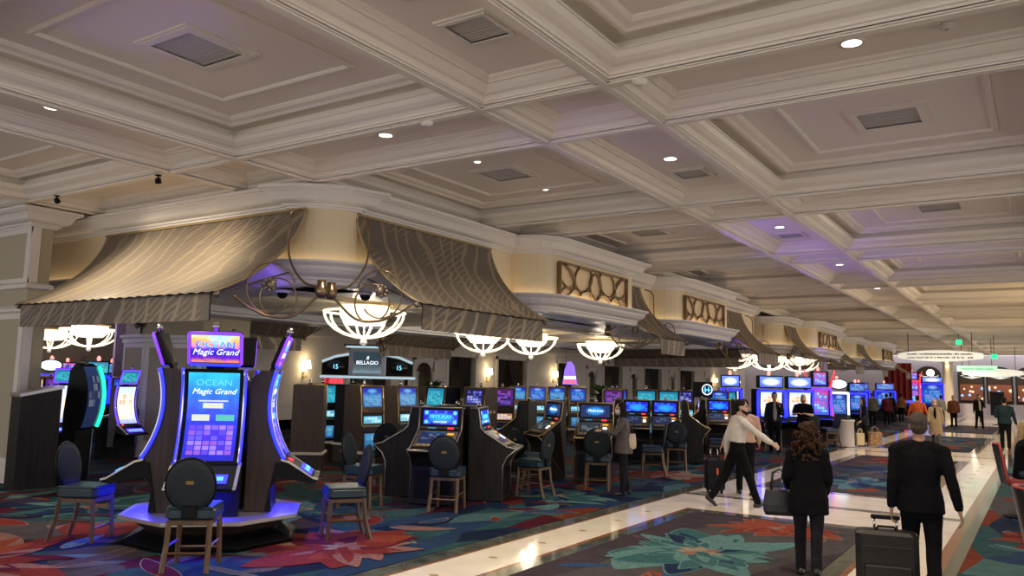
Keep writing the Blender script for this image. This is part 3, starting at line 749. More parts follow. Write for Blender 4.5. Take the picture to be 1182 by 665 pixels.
# front pillar with panelled shaft
mb = MB(); px0, px1, py0, py1 = -17.5, -14.72, 6.95, 7.3
pp = [(px0, py0), (px1, py0), (px1, py1), (px0, py1)]
mb.sweep(pp, [(0, 0), (0, 4.45)], True, 1); mb.sweep(pp, CORN, True, 0)
mb.sweep(pp, [(.0, .34), (.02, .33), (.035, .30), (.035, .27), (.05, .26), (.05, 0)], True, 0)
mb.sweep(pp, [(0, 3.34), (.06, 3.36), (.06, 3.42), (.03, 3.45), (0, 3.46)], True, 0); mb.sweep(pp, [(0, 2.92), (.05, 2.95), (.05, 3.0), (0, 3.05)], True, 0)
for z0_, z1_ in ((.34, 2.92), (3.46, 4.44)):
    for yy, xs in ((py0, (px1 - .14, px1)), (py0, (px0, px0 + .14))): mb.box(xs[0], xs[1], yy - .025, yy, z0_, z1_, 0)
    mb.box(px0, px1, py0 - .02, py0, z1_ - .1, z1_, 0); mb.box(px0, px1, py0 - .02, py0, z0_, z0_ + .08, 0)
    mb.box(px1, px1 + .02, py0, py0 + .14, z0_, z1_, 0)
struct(mb.build('wall_front_pillar', [M_crown, M_panel]))

# panelled pier beside the tall screens, with switch plates
mb = MB(); pp = [(-18.55, 11.1), (-17.45, 10.95), (-16.45, 11.75), (-16.6, 13.2), (-18.6, 13.2)]
mb.sweep(pp, [(0, 0), (0, 3.46)], True, 1)
mb.sweep(pp, [(.0, .30), (.02, .29), (.04, .25), (.04, .2), (.055, .19), (.055, 0)], True, 0)
mb.sweep(pp, [(.0, 2.62), (.05, 2.64), (.05, 2.72), (.10, 2.76), (.10, 2.82), (0, 2.84)], True, 0)
for a, b in ((pp[0], pp[1]), (pp[1], pp[2])):
    d = (Vector(b) - Vector(a)); L_ = d.length; d.normalize(); ang = math.atan2(d.y, d.x)
    M_ = T(a[0], a[1], 0) @ RZ(ang)
    mb.box(0, .10, -.025, 0, .3, 2.62, 0, M_); mb.box(L_ - .10, L_, -.025, 0, .3, 2.62, 0, M_); mb.box(.1, L_ - .1, -.02, 0, 2.52, 2.62, 0, M_); mb.box(.1, L_ - .1, -.02, 0, .3, .38, 0, M_)
struct(mb.build('wall_pier', [M_white, M_panel]))
def plate(name, a, b, t_, z, w_, h_, label, cat='wall plate'):
    d = Vector(b) - Vector(a); n = Vector((d.y, -d.x)).normalized(); p = Vector(a) + d * t_ + n * .001
    o = thing(name, label, cat, (p.x, p.y, z), math.atan2(d.y, d.x))
    MB().box(-w_ / 2, w_ / 2, -.012, 0, -h_ / 2, h_ / 2, c=.005).build('cover_plate', M_white, o)
    MB().box(-w_ * .12, w_ * .12, -.022, -.01, -h_ * .15, h_ * .15).build('toggle', M_white, o)
plate('switch_plate', pp[1], pp[2], .42, 1.86, .07, .16, 'tall white plate on the olive pier, near its first edge'); plate('switch_plate', pp[1], pp[2], .62, 1.88, .09, .17, 'wider white plate on the olive pier by the tall screen')
plate('switch_plate', pp[0], pp[1], .45, 1.48, .07, .10, 'small white switch on the shaded face of the pier'); plate('switch_plate', pp[0], pp[1], .45, 1.12, .06, .12, 'low dark-edged outlet on the shaded face of the pier')
plate('floor_outlet', pp[1], pp[2], .42, .42, .09, .06, 'low outlet just above the pier base')
# dark half walls
def half_wall(a, b, z0_, z1_, th, label):
    d = Vector(b) - Vector(a); L_ = d.length; o = thing('half_wall', label, 'partition', (a[0], a[1], 0), math.atan2(d.y, d.x))
    MB().prism([(0, 0), (L_, 0), (L_, z1_), (0, z0_)], 0, th, 'y').build('panel', M_darkwood, o)
    MB().prism([(-.03, z0_), (L_ + .02, z1_), (L_ + .02, z1_ + .05), (-.03, z0_ + .05)], -.03, th + .03, 'y').build('cap_rail', M_steel, o)
    mb = MB(); mb.box(-.01, L_ + .01, -.015, .0, 0, .16); mb.box(L_ * .32, L_ * .33, -.004, 0, .16, min(z0_, z1_) - .02); mb.build('kick_board', M_darkwood, o)
half_wall((-13.9, 6.62), (-13.80, 7.22), 1.50, 1.64, .5, 'tall dark wood partition with a sloping cap beside the front pillar')
half_wall((-17.75, 10.1), (-17.3, 10.72), .86, 1.06, .35, 'low dark wood partition with a pale sloping rail against the pier')

# back wall of the slot floor: niches, drapes, columns and sconces
mb = MB(); XW = -23.0
mb.box(XW - .2, XW, 14.7, 74, 0, .35, 0)
ops = [(23.2, 25.6), (29.55, 31.65), (33.6, 36.3), (39.6, 41.2), (45.4, 48.0), (51.5, 54.5), (58.0, 61.0)]
arches = [(27.2, 28.5), (43.2, 44.4), (49.3, 50.4), (56, 57), (63.5, 64.5)]
prev = 14.7
allo = sorted([(a, b, 3.0) for a, b in ops] + [(a, b, 2.75) for a, b in arches])
for a, b, zt in allo:
    mb.box(XW - .2, XW, prev, a, 0, 4.6, 0); mb.box(XW - .2, XW, a, b, zt, 4.6, 0); prev = b
    for s_, q in ((-1, a), (1, b)): mb.box(XW, XW + .06, q - .16 if s_ < 0 else q, q if s_ < 0 else q + .16, 0, zt + .16, 1)
    mb.box(XW, XW + .06, a - .16, b + .16, zt, zt + .16, 1); mb.box(XW, XW + .12, a - .25, b + .25, zt + .16, zt + .24, 1)
mb.box(XW - .2, XW, prev, 74, 0, 4.6, 0)
mb.box(XW, XW + .03, 14.7, 74, .95, 1.03, 1); mb.box(XW, XW + .12, 14.7, 74, 3.46, 3.6, 1); mb.box(XW, XW + .25, 14.7, 74, 4.3, 4.6, 1)
mb.box(XW - 2.2, XW - 2.1, 14.7, 74, 0, 4.6, 2)
for a, b in arches:   # arched heads on slim columns
    cy_ = (a + b) / 2; r_ = (b - a) / 2
    for q in (a + .09, b - .09): mb.lathe([(.12, 0), (.12, .2), (.09, .24), (.085, 2.1), (.12, 2.15), (.12, 2.25)], 14, 1, T(XW + .02, q, 0))
    vs = []; fs = []; n = 12
    for k in range(n + 1):
        an = PI * k / n; vs += [(XW - .02, cy_ + (r_ - .12) * math.cos(an), 2.2 + (r_ - .12) * .85 * math.sin(an)), (XW - .02, cy_ + (r_ + .0) * math.cos(an), 2.76)]
    for k in range(n): fs.append((2 * k, 2 * k + 1, 2 * k + 3, 2 * k + 2))
    mb.add(vs, fs, 1)
for q in (22.0, 33.0, 37.9, 42.2):  # blind arches over the wall bays
    pts = [(XW + .02, q + 1.7 * math.cos(PI * k / 16), 3.0 + 1.3 * math.sin(PI * k / 16)) for k in range(17)]
    mb.tube(pts, .06, 6, 1)
struct(mb.build('wall_back', [mat('ivory_wall', (.72, .68, .64), .5), M_white, M_panel]))
M_drape = mat('drape_velvet', (.035, .026, .024), .8, noise_amt=.4, noise_scale=20)
def drape(a, b, zt, label, full=False):
    t = thing('window_drape', label, 'curtain', (XW - .3, (a + b) / 2, 0), 0, 'dark drapes in the back wall openings'); hw = (b - a) / 2
    for s in (-1, 1):
        def fn(u, v):
            top = hw * (1 - u); sweep_ = hw * (1 - u * (.38 if not full else .9)) if False else None
            k = (.95 - .6 * (1 - (1 - v) ** 1.5)) if not full else .98
            yy = s * (hw - hw * u * k)
            return (.07 * math.sin(u * 22) * (.5 + .5 * v), yy, zt * (1 - v))
        MB().grid(fn, 40, 10).build('drape_panel', M_drape, t)
for (a, b), lab in zip(ops, ['dark drapes behind the casino sign', 'parted dark drapes in the opening beside the arched niche', 'wide dark drapes right of the first sconce', 'narrow dark drapes next to the red and white display', 'dark drapes beyond the twin columns', 'dark drapes in the sixth back wall opening', 'last dark drapes before the pale panelled wall']): drape(a, b, 3.0, lab)
M_shade = mat('sconce_shade', (.9, .8, .6), .5, emit=(1, .80, .46), es=7)
def sconce(y, label, z=2.25, x=XW):
    t = thing('wall_sconce', label, 'wall lamp', (x, y, z), 0, 'lit wall sconces')
    MB().lathe([(.15, -.14), (.115, .16)], 16, caps=False, M=T(.2, 0, .1)).build('lamp_shade', M_shade, t)
    mb = MB(); mb.box(0, .03, -.06, .06, -.4, -.15, c=.02); mb.tube([(.02, 0, -.3), (.12, 0, -.36), (.2, 0, -.28), (.2, 0, -.1)], .02, 8); mb.ball((.2, 0, -.3), .04, 10); mb.build('bracket', M_gold, t)
    lamp('POINT', (.3, 0, .12), 16, (1, .76, .42), .1, t, name='sconce_lamp')
    return t
for y, lab in ((20.8, 'sconce to the left of the casino sign'), (32.65, 'sconce beside the parted drapes'), (39.1, 'sconce next to the red and white display'), (65.6, 'sconce on the pale panelled wall'), (71.5, 'sconce beside the tall blue slots')): sconce(y, lab)

# left-hand room and end walls
mb = MB(); mb.box(-36, -35.8, -6, 40, 0, 4.8, 0); struct(mb.build('wall_left', mat('left_wall', (.55, .45, .38), .6)))
mb = MB()
arch_c = [(-8.0, 1.7), (-4.92, 1.75), (-2.94, 1.7), (-.95, 1.7)]
prev = -40
def wallseg(mb, x0, x1, z0, z1): mb.box(x0, x1, YE, YE + .3, z0, z1, 0)
for cx, wd in arch_c:
    a, b = cx - wd / 2, cx + wd / 2
    wallseg(mb, prev, a, 0, 4.8); wallseg(mb, a, b, 0, .95); prev = b
    n = 14; r_ = wd / 2; zs = 3.25
    vs = []; fs = []
    for k in range(n + 1):
        an = PI - PI * k / n; vs += [(cx + r_ * math.cos(an), YE, zs + r_ * .72 * math.sin(an)), (cx + r_ * math.cos(an), YE, 4.8)]
    for k in range(n): fs.append((2 * k, 2 * k + 2, 2 * k + 3, 2 * k + 1))
    mb.add(vs, fs, 0)
    pts = [(a, YE - .02, .95)] + [(cx + r_ * math.cos(PI - PI * k / n), YE - .02, zs + r_ * .72 * math.sin(PI - PI * k / n)) for k in range(n + 1)] + [(b, YE - .02, .95)]
    mb.tube(pts, .07, 6, 1); mb.box(a, b, YE - .06, YE, 3.1, 3.16, 1)
wallseg(mb, prev, 12, 0, 4.8)
mb.box(-40, 12, YE - .05, YE, 0, .3, 0)
struct(mb.build('wall_end', [mat('lavender_wall', (.62, .57, .66), .6), mat('dark_window_frame', (.03, .05, .06), .4)]))
mb = MB(); mb.box(-40, 12, YE + 4, YE + 4.2, 0, 4.8); mb.box(-40, 12, YE + .3, YE + 4, 4.7, 4.8); mb.box(-40, 12, YE + .3, YE + 4, -.02, 0); struct(mb.build('wall_shop', mat('shop_interior', (.14, .10, .08), .6)))
gl = mat('window_glass', (.6, .7, .75), .03); gl.node_tree.nodes['Principled BSDF'].inputs['Transmission Weight'].default_value = 1; gl.node_tree.nodes['Principled BSDF'].inputs['IOR'].default_value = 1.02
for k, (cx, wd) in enumerate(arch_c): mb = MB(); mb.box(cx - wd / 2, cx + wd / 2, YE + .12, YE + .14, .95, 3.9); struct(mb.build('window_%d' % (k + 1), gl))

# ------------------------------------------------------------------ chairs
def make_chair():
    t = thing('casino_chair', 'x', 'chair', group='round-backed casino chairs')
    mb = MB(); mb.box(-.235, .235, -.22, .24, .49, .615, 0, None, .045); mb.box(-.225, .225, -.21, .23, .60, .628, 0, None, .02); mb.build('seat', M_seat, t)
    mb = MB()
    Mx = T(0, -.235, .835) @ RX(R(-80))
    mb.lathe([(.002, .030), (.17, .030), (.225, .022), (.24, 0), (.225, -.022), (.17, -.030), (.002, -.030)], 28, 0, Mx @ Matrix.Diagonal((1, 1.14, 1, 1)))
    mb.build('backrest', M_seatback, t)
    mb = MB(); mb.tube([Mx @ Vector((.238 * math.cos(2 * PI * k / 28), .271 * math.sin(2 * PI * k / 28), 0)) for k in range(28)], .014, 6, closed=True); mb.build('back_rim', M_dark, t)
    mb = MB(); mb.box(-.04, .04, -.04, -.028, -.018, .018, 0, T(0, -.235, .87) @ RX(R(10)), .01); mb.build('grip_plate', mat('brass_plate', (.45, .27, .09), .4, .6), t)['label'] = 'tan metal grip'
    mb = MB(); mb.box(-.07, .07, -.265, -.20, .52, .64, 0, None, .01); mb.build('back_bracket', M_dark, t)
    def bar(mb, a, b, w_): mb.tube([a, b], w_, 4, smooth=False)
    for sx in (-1, 1):
        mb = MB(); bar(mb, (sx * .195, .20, .49), (sx * .21, .225, 0), .027); mb.build('leg', M_wood, t)
        mb = MB(); mb.tube([(sx * .195, -.19, .49), (sx * .20, -.215, .25), (sx * .21, -.29, 0)], .027, 4, smooth=False); mb.build('leg', M_wood, t)
    mb = MB(); mb.box(-.21, .21, -.205, .22, .445, .492, 0, None, .008); mb.build('seat_rail', M_wood, t)
    for a, b in (((-.2, .21, .16), (.2, .21, .16)), ((-.2, -.235, .18), (.2, -.235, .18)), ((-.2, .21, .24), (-.2, -.22, .24)), ((.2, .21, .24), (.2, -.22, .24))):
        mb = MB(); bar(mb, a, b, .014); mb.build('stretcher', M_wood, t)
    return t
CH = make_chair(); used = {}
def az(d): return R(d - 90)
for x, y, a, lab in [
    (-7.24, 5.22, 130, 'navy round-backed chair directly before the tall ocean slot, its back to the camera'),
    (-9.36, 5.27, 31, 'navy chair at the side of the tall ocean slot, facing it, near the front pillar'),
    (-7.16, 7.24, 236, 'navy chair between the tall ocean slot and dark wood bank, its seat lit blue'),
    (-8.60, 9.05, 20, 'navy chair pushed up beside the dark wood slot bank'),
    (-7.52, 9.74, 113, 'navy chair with its round back in front of the fifty play slot'),
    (-10.35, 11.3, 160, 'teal-backed chair facing the middle row slot with blue reels'),
    (-8.05, 12.75, 75, 'navy chair facing the round pod, partly behind another turned chair'),
    (-7.30, 11.85, 185, 'navy chair turned sideways with a pale seat by the round pod'),
    (-6.92, 13.45, 113, 'navy chair with its back to the aisle, beside the standing woman'),
    (-7.02, 16.2, 200, 'blue chair behind the standing woman, backrest showing its front'),
    (-7.12, 17.75, 113, 'navy chair between the standing woman and the upright suitcase'),
    (-6.75, 19.6, 195, 'blue chair half hidden behind the upright suitcase'),
    (-9.45, 13.2, 113, 'round chair back showing just above the dark wood slot bank'),
    (-6.9, 24.9, 100, 'dark chair beside the two standing men'),
    (-6.35, 27.3, 110, 'grey-backed chair at the red-trimmed slot'),
    (-5.95, 28.2, 215, 'chair in front of the white pedestal bin')]:
    place(CH, used, (x, y, .011), az(a), lab)

# ------------------------------------------------------------------ slot machine displays
K = (0, 0, .01)
S_ocean = screen('ocean_display', [(0, (.02, .02, .5)), (.45, (.03, .04, .95)), (.62, (.0, .05, 1)), (.80, (.01, .18, .95)), (1, (.03, .55, .95))], 1.3, (6, 6), [(.12, .06, .75), (.25, .12, .9), (.16, .10, .8), (.35, .2, .9), (.08, .03, .7), (.3, .1, .6)], (.06, .94, .08, .46))
S_oceantop = screen('ocean_topper_display', [(0, (.9, .25, .05)), (.16, (.15, .02, .5)), (.36, (.02, .01, .6)), (.5, (.1, .05, .8)), (.62, (.9, .3, .45)), (.8, (1, .45, .1)), (1, (.5, .75, .5))], 1.4, blob=(.6, .92, .3, .3, (.45, .8, .8)))
S_blue = screen('blue_table_display', [(0, (.02, .12, .4)), (.55, (.08, .35, .75)), (.8, (.01, .03, .55)), (1, (.01, .02, .5))], .85, (9, 6), [(.1, .4, .7), (.2, .5, .8), (.05, .3, .65), (.15, .45, .8)], (.08, .92, .08, .62), (.5, .84, .3, .13, (.15, .6, .95)))
S_blue2 = screen('deep_blue_display', [(0, (.01, .1, .45)), (.5, (.02, .15, .7)), (1, (.02, .02, .5))], .9, (7, 5), [(.1, .4, .85), (.02, .1, .6), (.3, .3, .9), (.05, .35, .75)], (.1, .9, .1, .7), (.5, .86, .3, .12, (.3, .55, 1)))
S_teal = screen('teal_display', [(0, (.02, .35, .5)), (.4, (.05, .5, .65)), (1, (.01, .2, .4))], .85, (7, 6), [(.05, .5, .65), (.1, .6, .75), (.02, .35, .5)], (.08, .92, .1, .85))
S_purple = screen('violet_display', [(0, (.03, .02, .12)), (.5, (.1, .03, .35)), (1, (.12, .02, .2))], .8, (5, 7), [(.25, .06, .5), (.06, .02, .2), (.4, .1, .5), (.12, .1, .6), (.02, .02, .05)], (.1, .9, .1, .9))
S_pyr = screen('dark_pyramid_display', [(0, (.02, .02, .06)), (1, (.01, .01, .05))], 1.0, (5, 5), [(.2, .22, .85), (.02, .02, .1), (.35, .4, .95), (.1, .1, .6)], (.1, .9, .2, .9))
S_reel = screen('reel_display', [(0, (.1, .45, .6)), (.5, (.2, .7, .85)), (1, (.05, .3, .6))], 1.0, (5, 2), [(.3, .75, .9), (.1, .5, .8), (.5, .85, .95), (.15, .4, .6)], (.05, .95, .1, .9))
S_glass = screen('belly_display', [(0, (.02, .1, .3)), (1, (.1, .4, .75))], .7, (3, 2), [(.1, .45, .8), (.2, .55, .85), (.05, .3, .6)], (.08, .92, .15, .85))
S_banner = screen('royal_banner', [(0, (.01, .01, .55)), (1, (.01, .02, .7))], 1.15, (10, 5), [(.01, .02, .75), (.02, .1, .85), (.01, .01, .6), (.04, .2, .95)], (.02, .98, .03, .97), (.5, .42, .42, .40, (.02, .40, .95)))
S_line = screen('neon_line_banner', [(0, (.005, .02, .1)), (1, (.005, .02, .12))], 1.2, blob=(.5, .52, .36, .40, (.02, .35, .95)))
S_keno = screen('card_table_display', [(0, (.02, .03, .05)), (1, (.02, .04, .09))], .55, (6, 4), [(.25, .27, .25), (.10, .14, .15), (.3, .33, .30), (.05, .08, .1)], (.08, .92, .1, .9))
S_dim = screen('dim_blue_display', [(0, (.02, .03, .10)), (1, (.02, .05, .16))], .7, (5, 4), [(.08, .12, .25), (.02, .03, .12), (.2, .22, .28)], (.1, .8, .35, .85))
S_white = screen('white_glow_display', [(0, (.3, .35, .8)), (.4, (.75, .72, .85)), (1, (.5, .6, .95))], 1.6, (4, 5), [(.8, .75, .8), (.9, .4, .2), (.6, .65, .9), (.85, .7, .4)], (.1, .9, .15, .85))
S_topwhite = screen('white_logo_display', [(0, (.05, .1, .7)), (1, (.1, .2, .9))], 1.6, blob=(.5, .5, .45, .42, (.85, .95, 1)))
S_red = screen('red_violet_display', [(0, (.05, .1, .7)), (.5, (.12, .05, .6)), (1, (.5, .05, .2))], 1.3, (5, 7), [(.1, .2, .9), (.5, .1, .3), (.2, .6, .9), (.3, .1, .6)], (.1, .9, .1, .9))
S_warm = screen('warm_reel_display', [(0, (.3, .12, .04)), (.5, (.7, .45, .3)), (1, (.3, .1, .15))], 1.0, (5, 3), [(.8, .6, .45), (.5, .15, .08), (.6, .5, .6), (.9, .7, .3)], (.05, .95, .1, .9))
G_blue = glow('blue_led', (.015, .02, 1), 3.2)
G_blue2 = glow('violet_led', (.10, .03, 1), 3.0)
G_pink = glow('pink_led', (.26, .05, 1), 1.3)
G_green = glow('green_led', (.01, .9, .35), 2.6)
G_red = glow('red_sign', (1, .03, .05), 2.0)
G_amber = glow('amber_lamp', (1, .45, .03), 1.2)
G_cyan = glow('cyan_lamp', (.1, .55, 1), 1.6)
G_whitelt = glow('white_lamp', (.85, .92, 1), 1.8)
G_title = glow('title_white', (.80, .88, 1), 1.8)
G_cyant = glow('title_cyan', (.10, .85, 1), 1.5)
G_lime = glow('lime_lamp', (.2, .9, .4), 1.2)

# tall curved-screen machine; local +y is the player side, y = distance from the middle of the carousel
def bez(pts, n=16):
    out = []
    for k in range(n + 1):
        t = k / n; q = [Vector(p) for p in pts]
        while len(q) > 1: q = [q[i].lerp(q[i + 1], t) for i in range(len(q) - 1)]
        out.append(q[0])
    return out
def make_curved(name, label, led, scr, topscr, title=True, trim2=None):
    t = thing(name, label, 'slot machine')
    Y0 = .5
    crv = [(p.x - Y0, p.y) for p in bez([(.80, .96), (.64, 1.22), (.52, 1.55), (.66, 2.0)], 18)]
    mb = MB()
    poly = [(-.13, .36), (.16, .36), (.14, .62), (.22, .78), (.29, .93)] + [(y - .02, z) for y, z in crv] + [(-.02, 2.0), (-.13, 1.9)]
    mb.prism(poly, -.315, .315, 'x'); mb.build('cabinet', M_cabinet, t)
    mb = MB(); mb.prism([(.10, .36), (.175, .36), (.155, .62), (.235, .77), (.30, .92), (.20, .92)], -.345, .345, 'x'); mb.build('lower_front', M_dark, t)
    def surf(off, hw):
        def fn(u, v):
            k = v * 18; i = min(17, int(k)); f = k - i
            y = crv[i][0] * (1 - f) + crv[i + 1][0] * f; z = crv[i][1] * (1 - f) + crv[i + 1][1] * f
            return (-(-hw + 2 * hw * u) if True else 0, y + off, z)
        return fn
    mb = MB(); mb.prism([(y - .03, z) for y, z in crv] + [(y + .004, z) for y, z in crv[::-1]], -.328, .328, 'x'); mb.build('bezel', M_dark, t)
    def clip(off, hw, a, b):
        f = surf(off, hw); return lambda u, v: f(u, a + (b - a) * v)
    MB().grid(clip(.008, .278, .03, .97), 4, 18).build('screen', scr, t)
    for s in (-1, 1):
        mb = MB(); mb.tube([(s * .338, y - .006, z) for y, z in crv], .020, 6); mb.build('led_strip', led, t)
        mb = MB(); mb.tube([(s * .328, y + .02, z) for y, z in crv], .009, 6); mb.build('chrome_edge', M_chrome, t)
    # button deck
    mb = MB(); mb.prism([(.26, .955), (.36, .93), (.64, .745), (.70, .735), (.70, .70), (.60, .68), (.22, .76)], -.34, .34, 'x'); mb.prism([(.26, .965), (.36, .94), (.645, .752), (.70, .742), (.70, .72), (.64, .735), (.35, .92), (.26, .945)], -.37, -.335, 'x', 1); mb.prism([(.26, .965), (.36, .94), (.645, .752), (.70, .742), (.70, .72), (.64, .735), (.35, .92), (.26, .945)], .335, .37, 'x', 1)
    dk = mb.build('button_deck', [M_dark, M_steel], t)
    mb = MB(); Md = T(0, .56, .806) @ RX(R(-33))
    mb.box(-.26, .26, -.085, .06, 0, .008, 0, Md); mb.build('button_panel', led, dk)
    mb = MB()
    for k in range(5): mb.box(-.22 + .09 * k, -.15 + .09 * k, -.04, .02, .008, .02, 0, Md, .008)
    mb.build('button', G_cyan, dk)
    mb = MB(); mb.lathe([(.03, 0), (.03, .02), (.002, .024)], 12, 0, T(.27, .37, .945) @ RX(R(-20))); mb.build('red_button', G_red, dk)
    # topper
    Mt = T(0, .145, 2.03) @ RX(R(-24)) if False else T(0, .13, 2.04) @ RX(R(20) * -1)
    mb = MB(); mb.box(-.298, .298, -.06, .0, -.01, .40, 0, Mt, .03); mb.box(-.1, .1, -.06, -.02, -.10, .02, 0, Mt); tp = mb.build('topper', M_dark, t)
    mb = MB(); mb.grid(lambda u, v: Mt @ Vector((.262 - .524 * u, .006, .04 + .325 * v)), 1, 1); mb.build('topper_screen', topscr, tp)
    mb = MB(); q = [(-.285, .012), (.285, .012), (.285, .388), (-.285, .388)]
    pts = []
    for i in range(4):
        a, b = Vector(q[i]), Vector(q[(i + 1) % 4])
        pts += [a.lerp(b, .04), a.lerp(b, .5), a.lerp(b, .96)]
    for (i, mm) in ((0, led), (1, trim2 or led), (2, trim2 or led), (3, trim2 or led)):
        mb = MB(); mb.tube([Mt @ Vector((p[0], .006, p[1])) for p in pts[i * 3:i * 3 + 4] + (pts[:1] if i == 3 else [])], .018, 8); mb.build('topper_light', mm, tp)
    mb = MB(); mb.lathe([(.035, 0), (.035, .05), (.04, .055), (.04, .075), (.03, .08), (.03, .11), (.002, .115)], 14, 0, Mt @ T(0, -.03, .40)); mb.build('candle_light', M_chrome, t)
    if title:
        Mo = Mt @ Matrix(((-1, 0, 0, 0), (0, 0, 1, .010), (0, 1, 0, 0), (0, 0, 0, 1)))
        text('title_lettering', 'OCEAN', .108, G_blue, tp, Mo @ T(0, .25, 0), .002, 1.15)
        text('title_lettering', 'OCEAN', .10, G_cyan, tp, Mo @ T(0, .252, .003), .002, 1.15)
        text('title_lettering', 'Magic Grand', .097, G_title, tp, Mo @ T(0, .165, .003), .002, 1.0, .35)
        def at_v(v):
            k = v * 18; i = min(17, int(k)); f = k - i
            y = crv[i][0] * (1 - f) + crv[i + 1][0] * f; z = crv[i][1] * (1 - f) + crv[i + 1][1] * f
            ty = crv[i + 1][0] - crv[i][0]; tz = crv[i + 1][1] - crv[i][1]; a = math.atan2(ty, tz)
            return T(0, y + .013, z) @ RX(-a) @ Matrix(((-1, 0, 0, 0), (0, 0, 1, 0), (0, 1, 0, 0), (0, 0, 0, 1)))
        text('title_lettering', 'OCEAN', .10, G_cyan, t, at_v(.88), .002, 1.15)
        text('title_lettering', 'Magic Grand', .088, G_title, t, at_v(.80), .002, 1.05, .35)
        mb = MB()
        Ma = at_v(.665); mb.box(-.11, .11, -.03, .03, 0, .003, 0, Ma, .008); mb.box(-.16, .16, .045, .06, 0, .003, 0, Ma)
        Mb_ = at_v(.54); mb.box(-.22, -.03, -.035, .035, 0, .003, 0, Mb_, .006); mb.build('jackpot_meter', mat('meter_gold', (.02, .02, .02), .4, emit=(.75, .8, .6), es=1.1), t)
        mb = MB(); mb.box(.04, .24, -.035, .035, 0, .003, 0, at_v(.54), .006); mb.build('jackpot_meter', mat('meter_teal', (.02, .02, .02), .4, emit=(.1, .6, .55), es=1.0), t)
    return t
KX, KY = -8.36, 6.29
CM = make_curved('curved_slot_machine', 'x', G_blue, S_ocean, S_oceantop, True, G_pink)
used2 = {}
for d, lab in ((-45, 'tall curved slot with a glowing blue ocean screen and colourful topper, facing the camera'), (45, 'tall curved slot of the ocean cluster seen edge-on, facing the dark wood slot bank'),
               (135, 'tall ocean slot at the back of its cluster, only its dark topper rear showing'), (225, 'tall curved slot of the ocean cluster seen edge-on, facing the front pillar')):
    place(CM, used2, (KX + .5 * math.cos(R(d)), KY + .5 * math.sin(R(d)), 0.0), az(d), lab, 'cluster of four tall ocean slots')
def ngon(r, n=8, rot=0): return [(r * math.cos(rot + 2 * PI * k / n), r * math.sin(rot + 2 * PI * k / n)) for k in range(n)]
t = thing('carousel_base', 'dark stepped plinth with a pale metal ledge carrying the four tall ocean slots', 'slot machine base', (KX, KY, 0), R(-45 + 22.5))
def octo(prof): return [[(p[0], p[1], z) for p in ngon(r)] for r, z in prof]
mb = MB(); mb.rings(octo([(1.0, .305), (1.06, .305), (1.06, .348), (1.0, .352), (.02, .354)])); mb.build('ledge', M_steel, t)
mb = MB(); mb.rings(octo([(.96, .305), (.74, .16)])); mb.build('plinth', M_cabinet, t)
mb = MB(); mb.rings(octo([(.78, .17), (.80, .15), (1.0, .07), (1.02, .055), (.98, .012)])); mb.build('skirt', M_dark, t)
mb = MB(); mb.rings(octo([(.34, .35), (.34, 1.86), (.30, 1.95)])); mb.build('core', M_cabinet, t)
lamp('POINT', (0, -0.0, .30), 0.0, (.02, .03, 1), .1, t)
for d in (-45, 45, 225):
    a = R(d); lamp('AREA', (KX + .82 * math.cos(a), KY + .82 * math.sin(a), .67), 26, (.02, .02, 1), .3, None, (.25 * math.cos(a), .25 * math.sin(a), -1), sx=.5, sy=.2, name='deck_underglow')

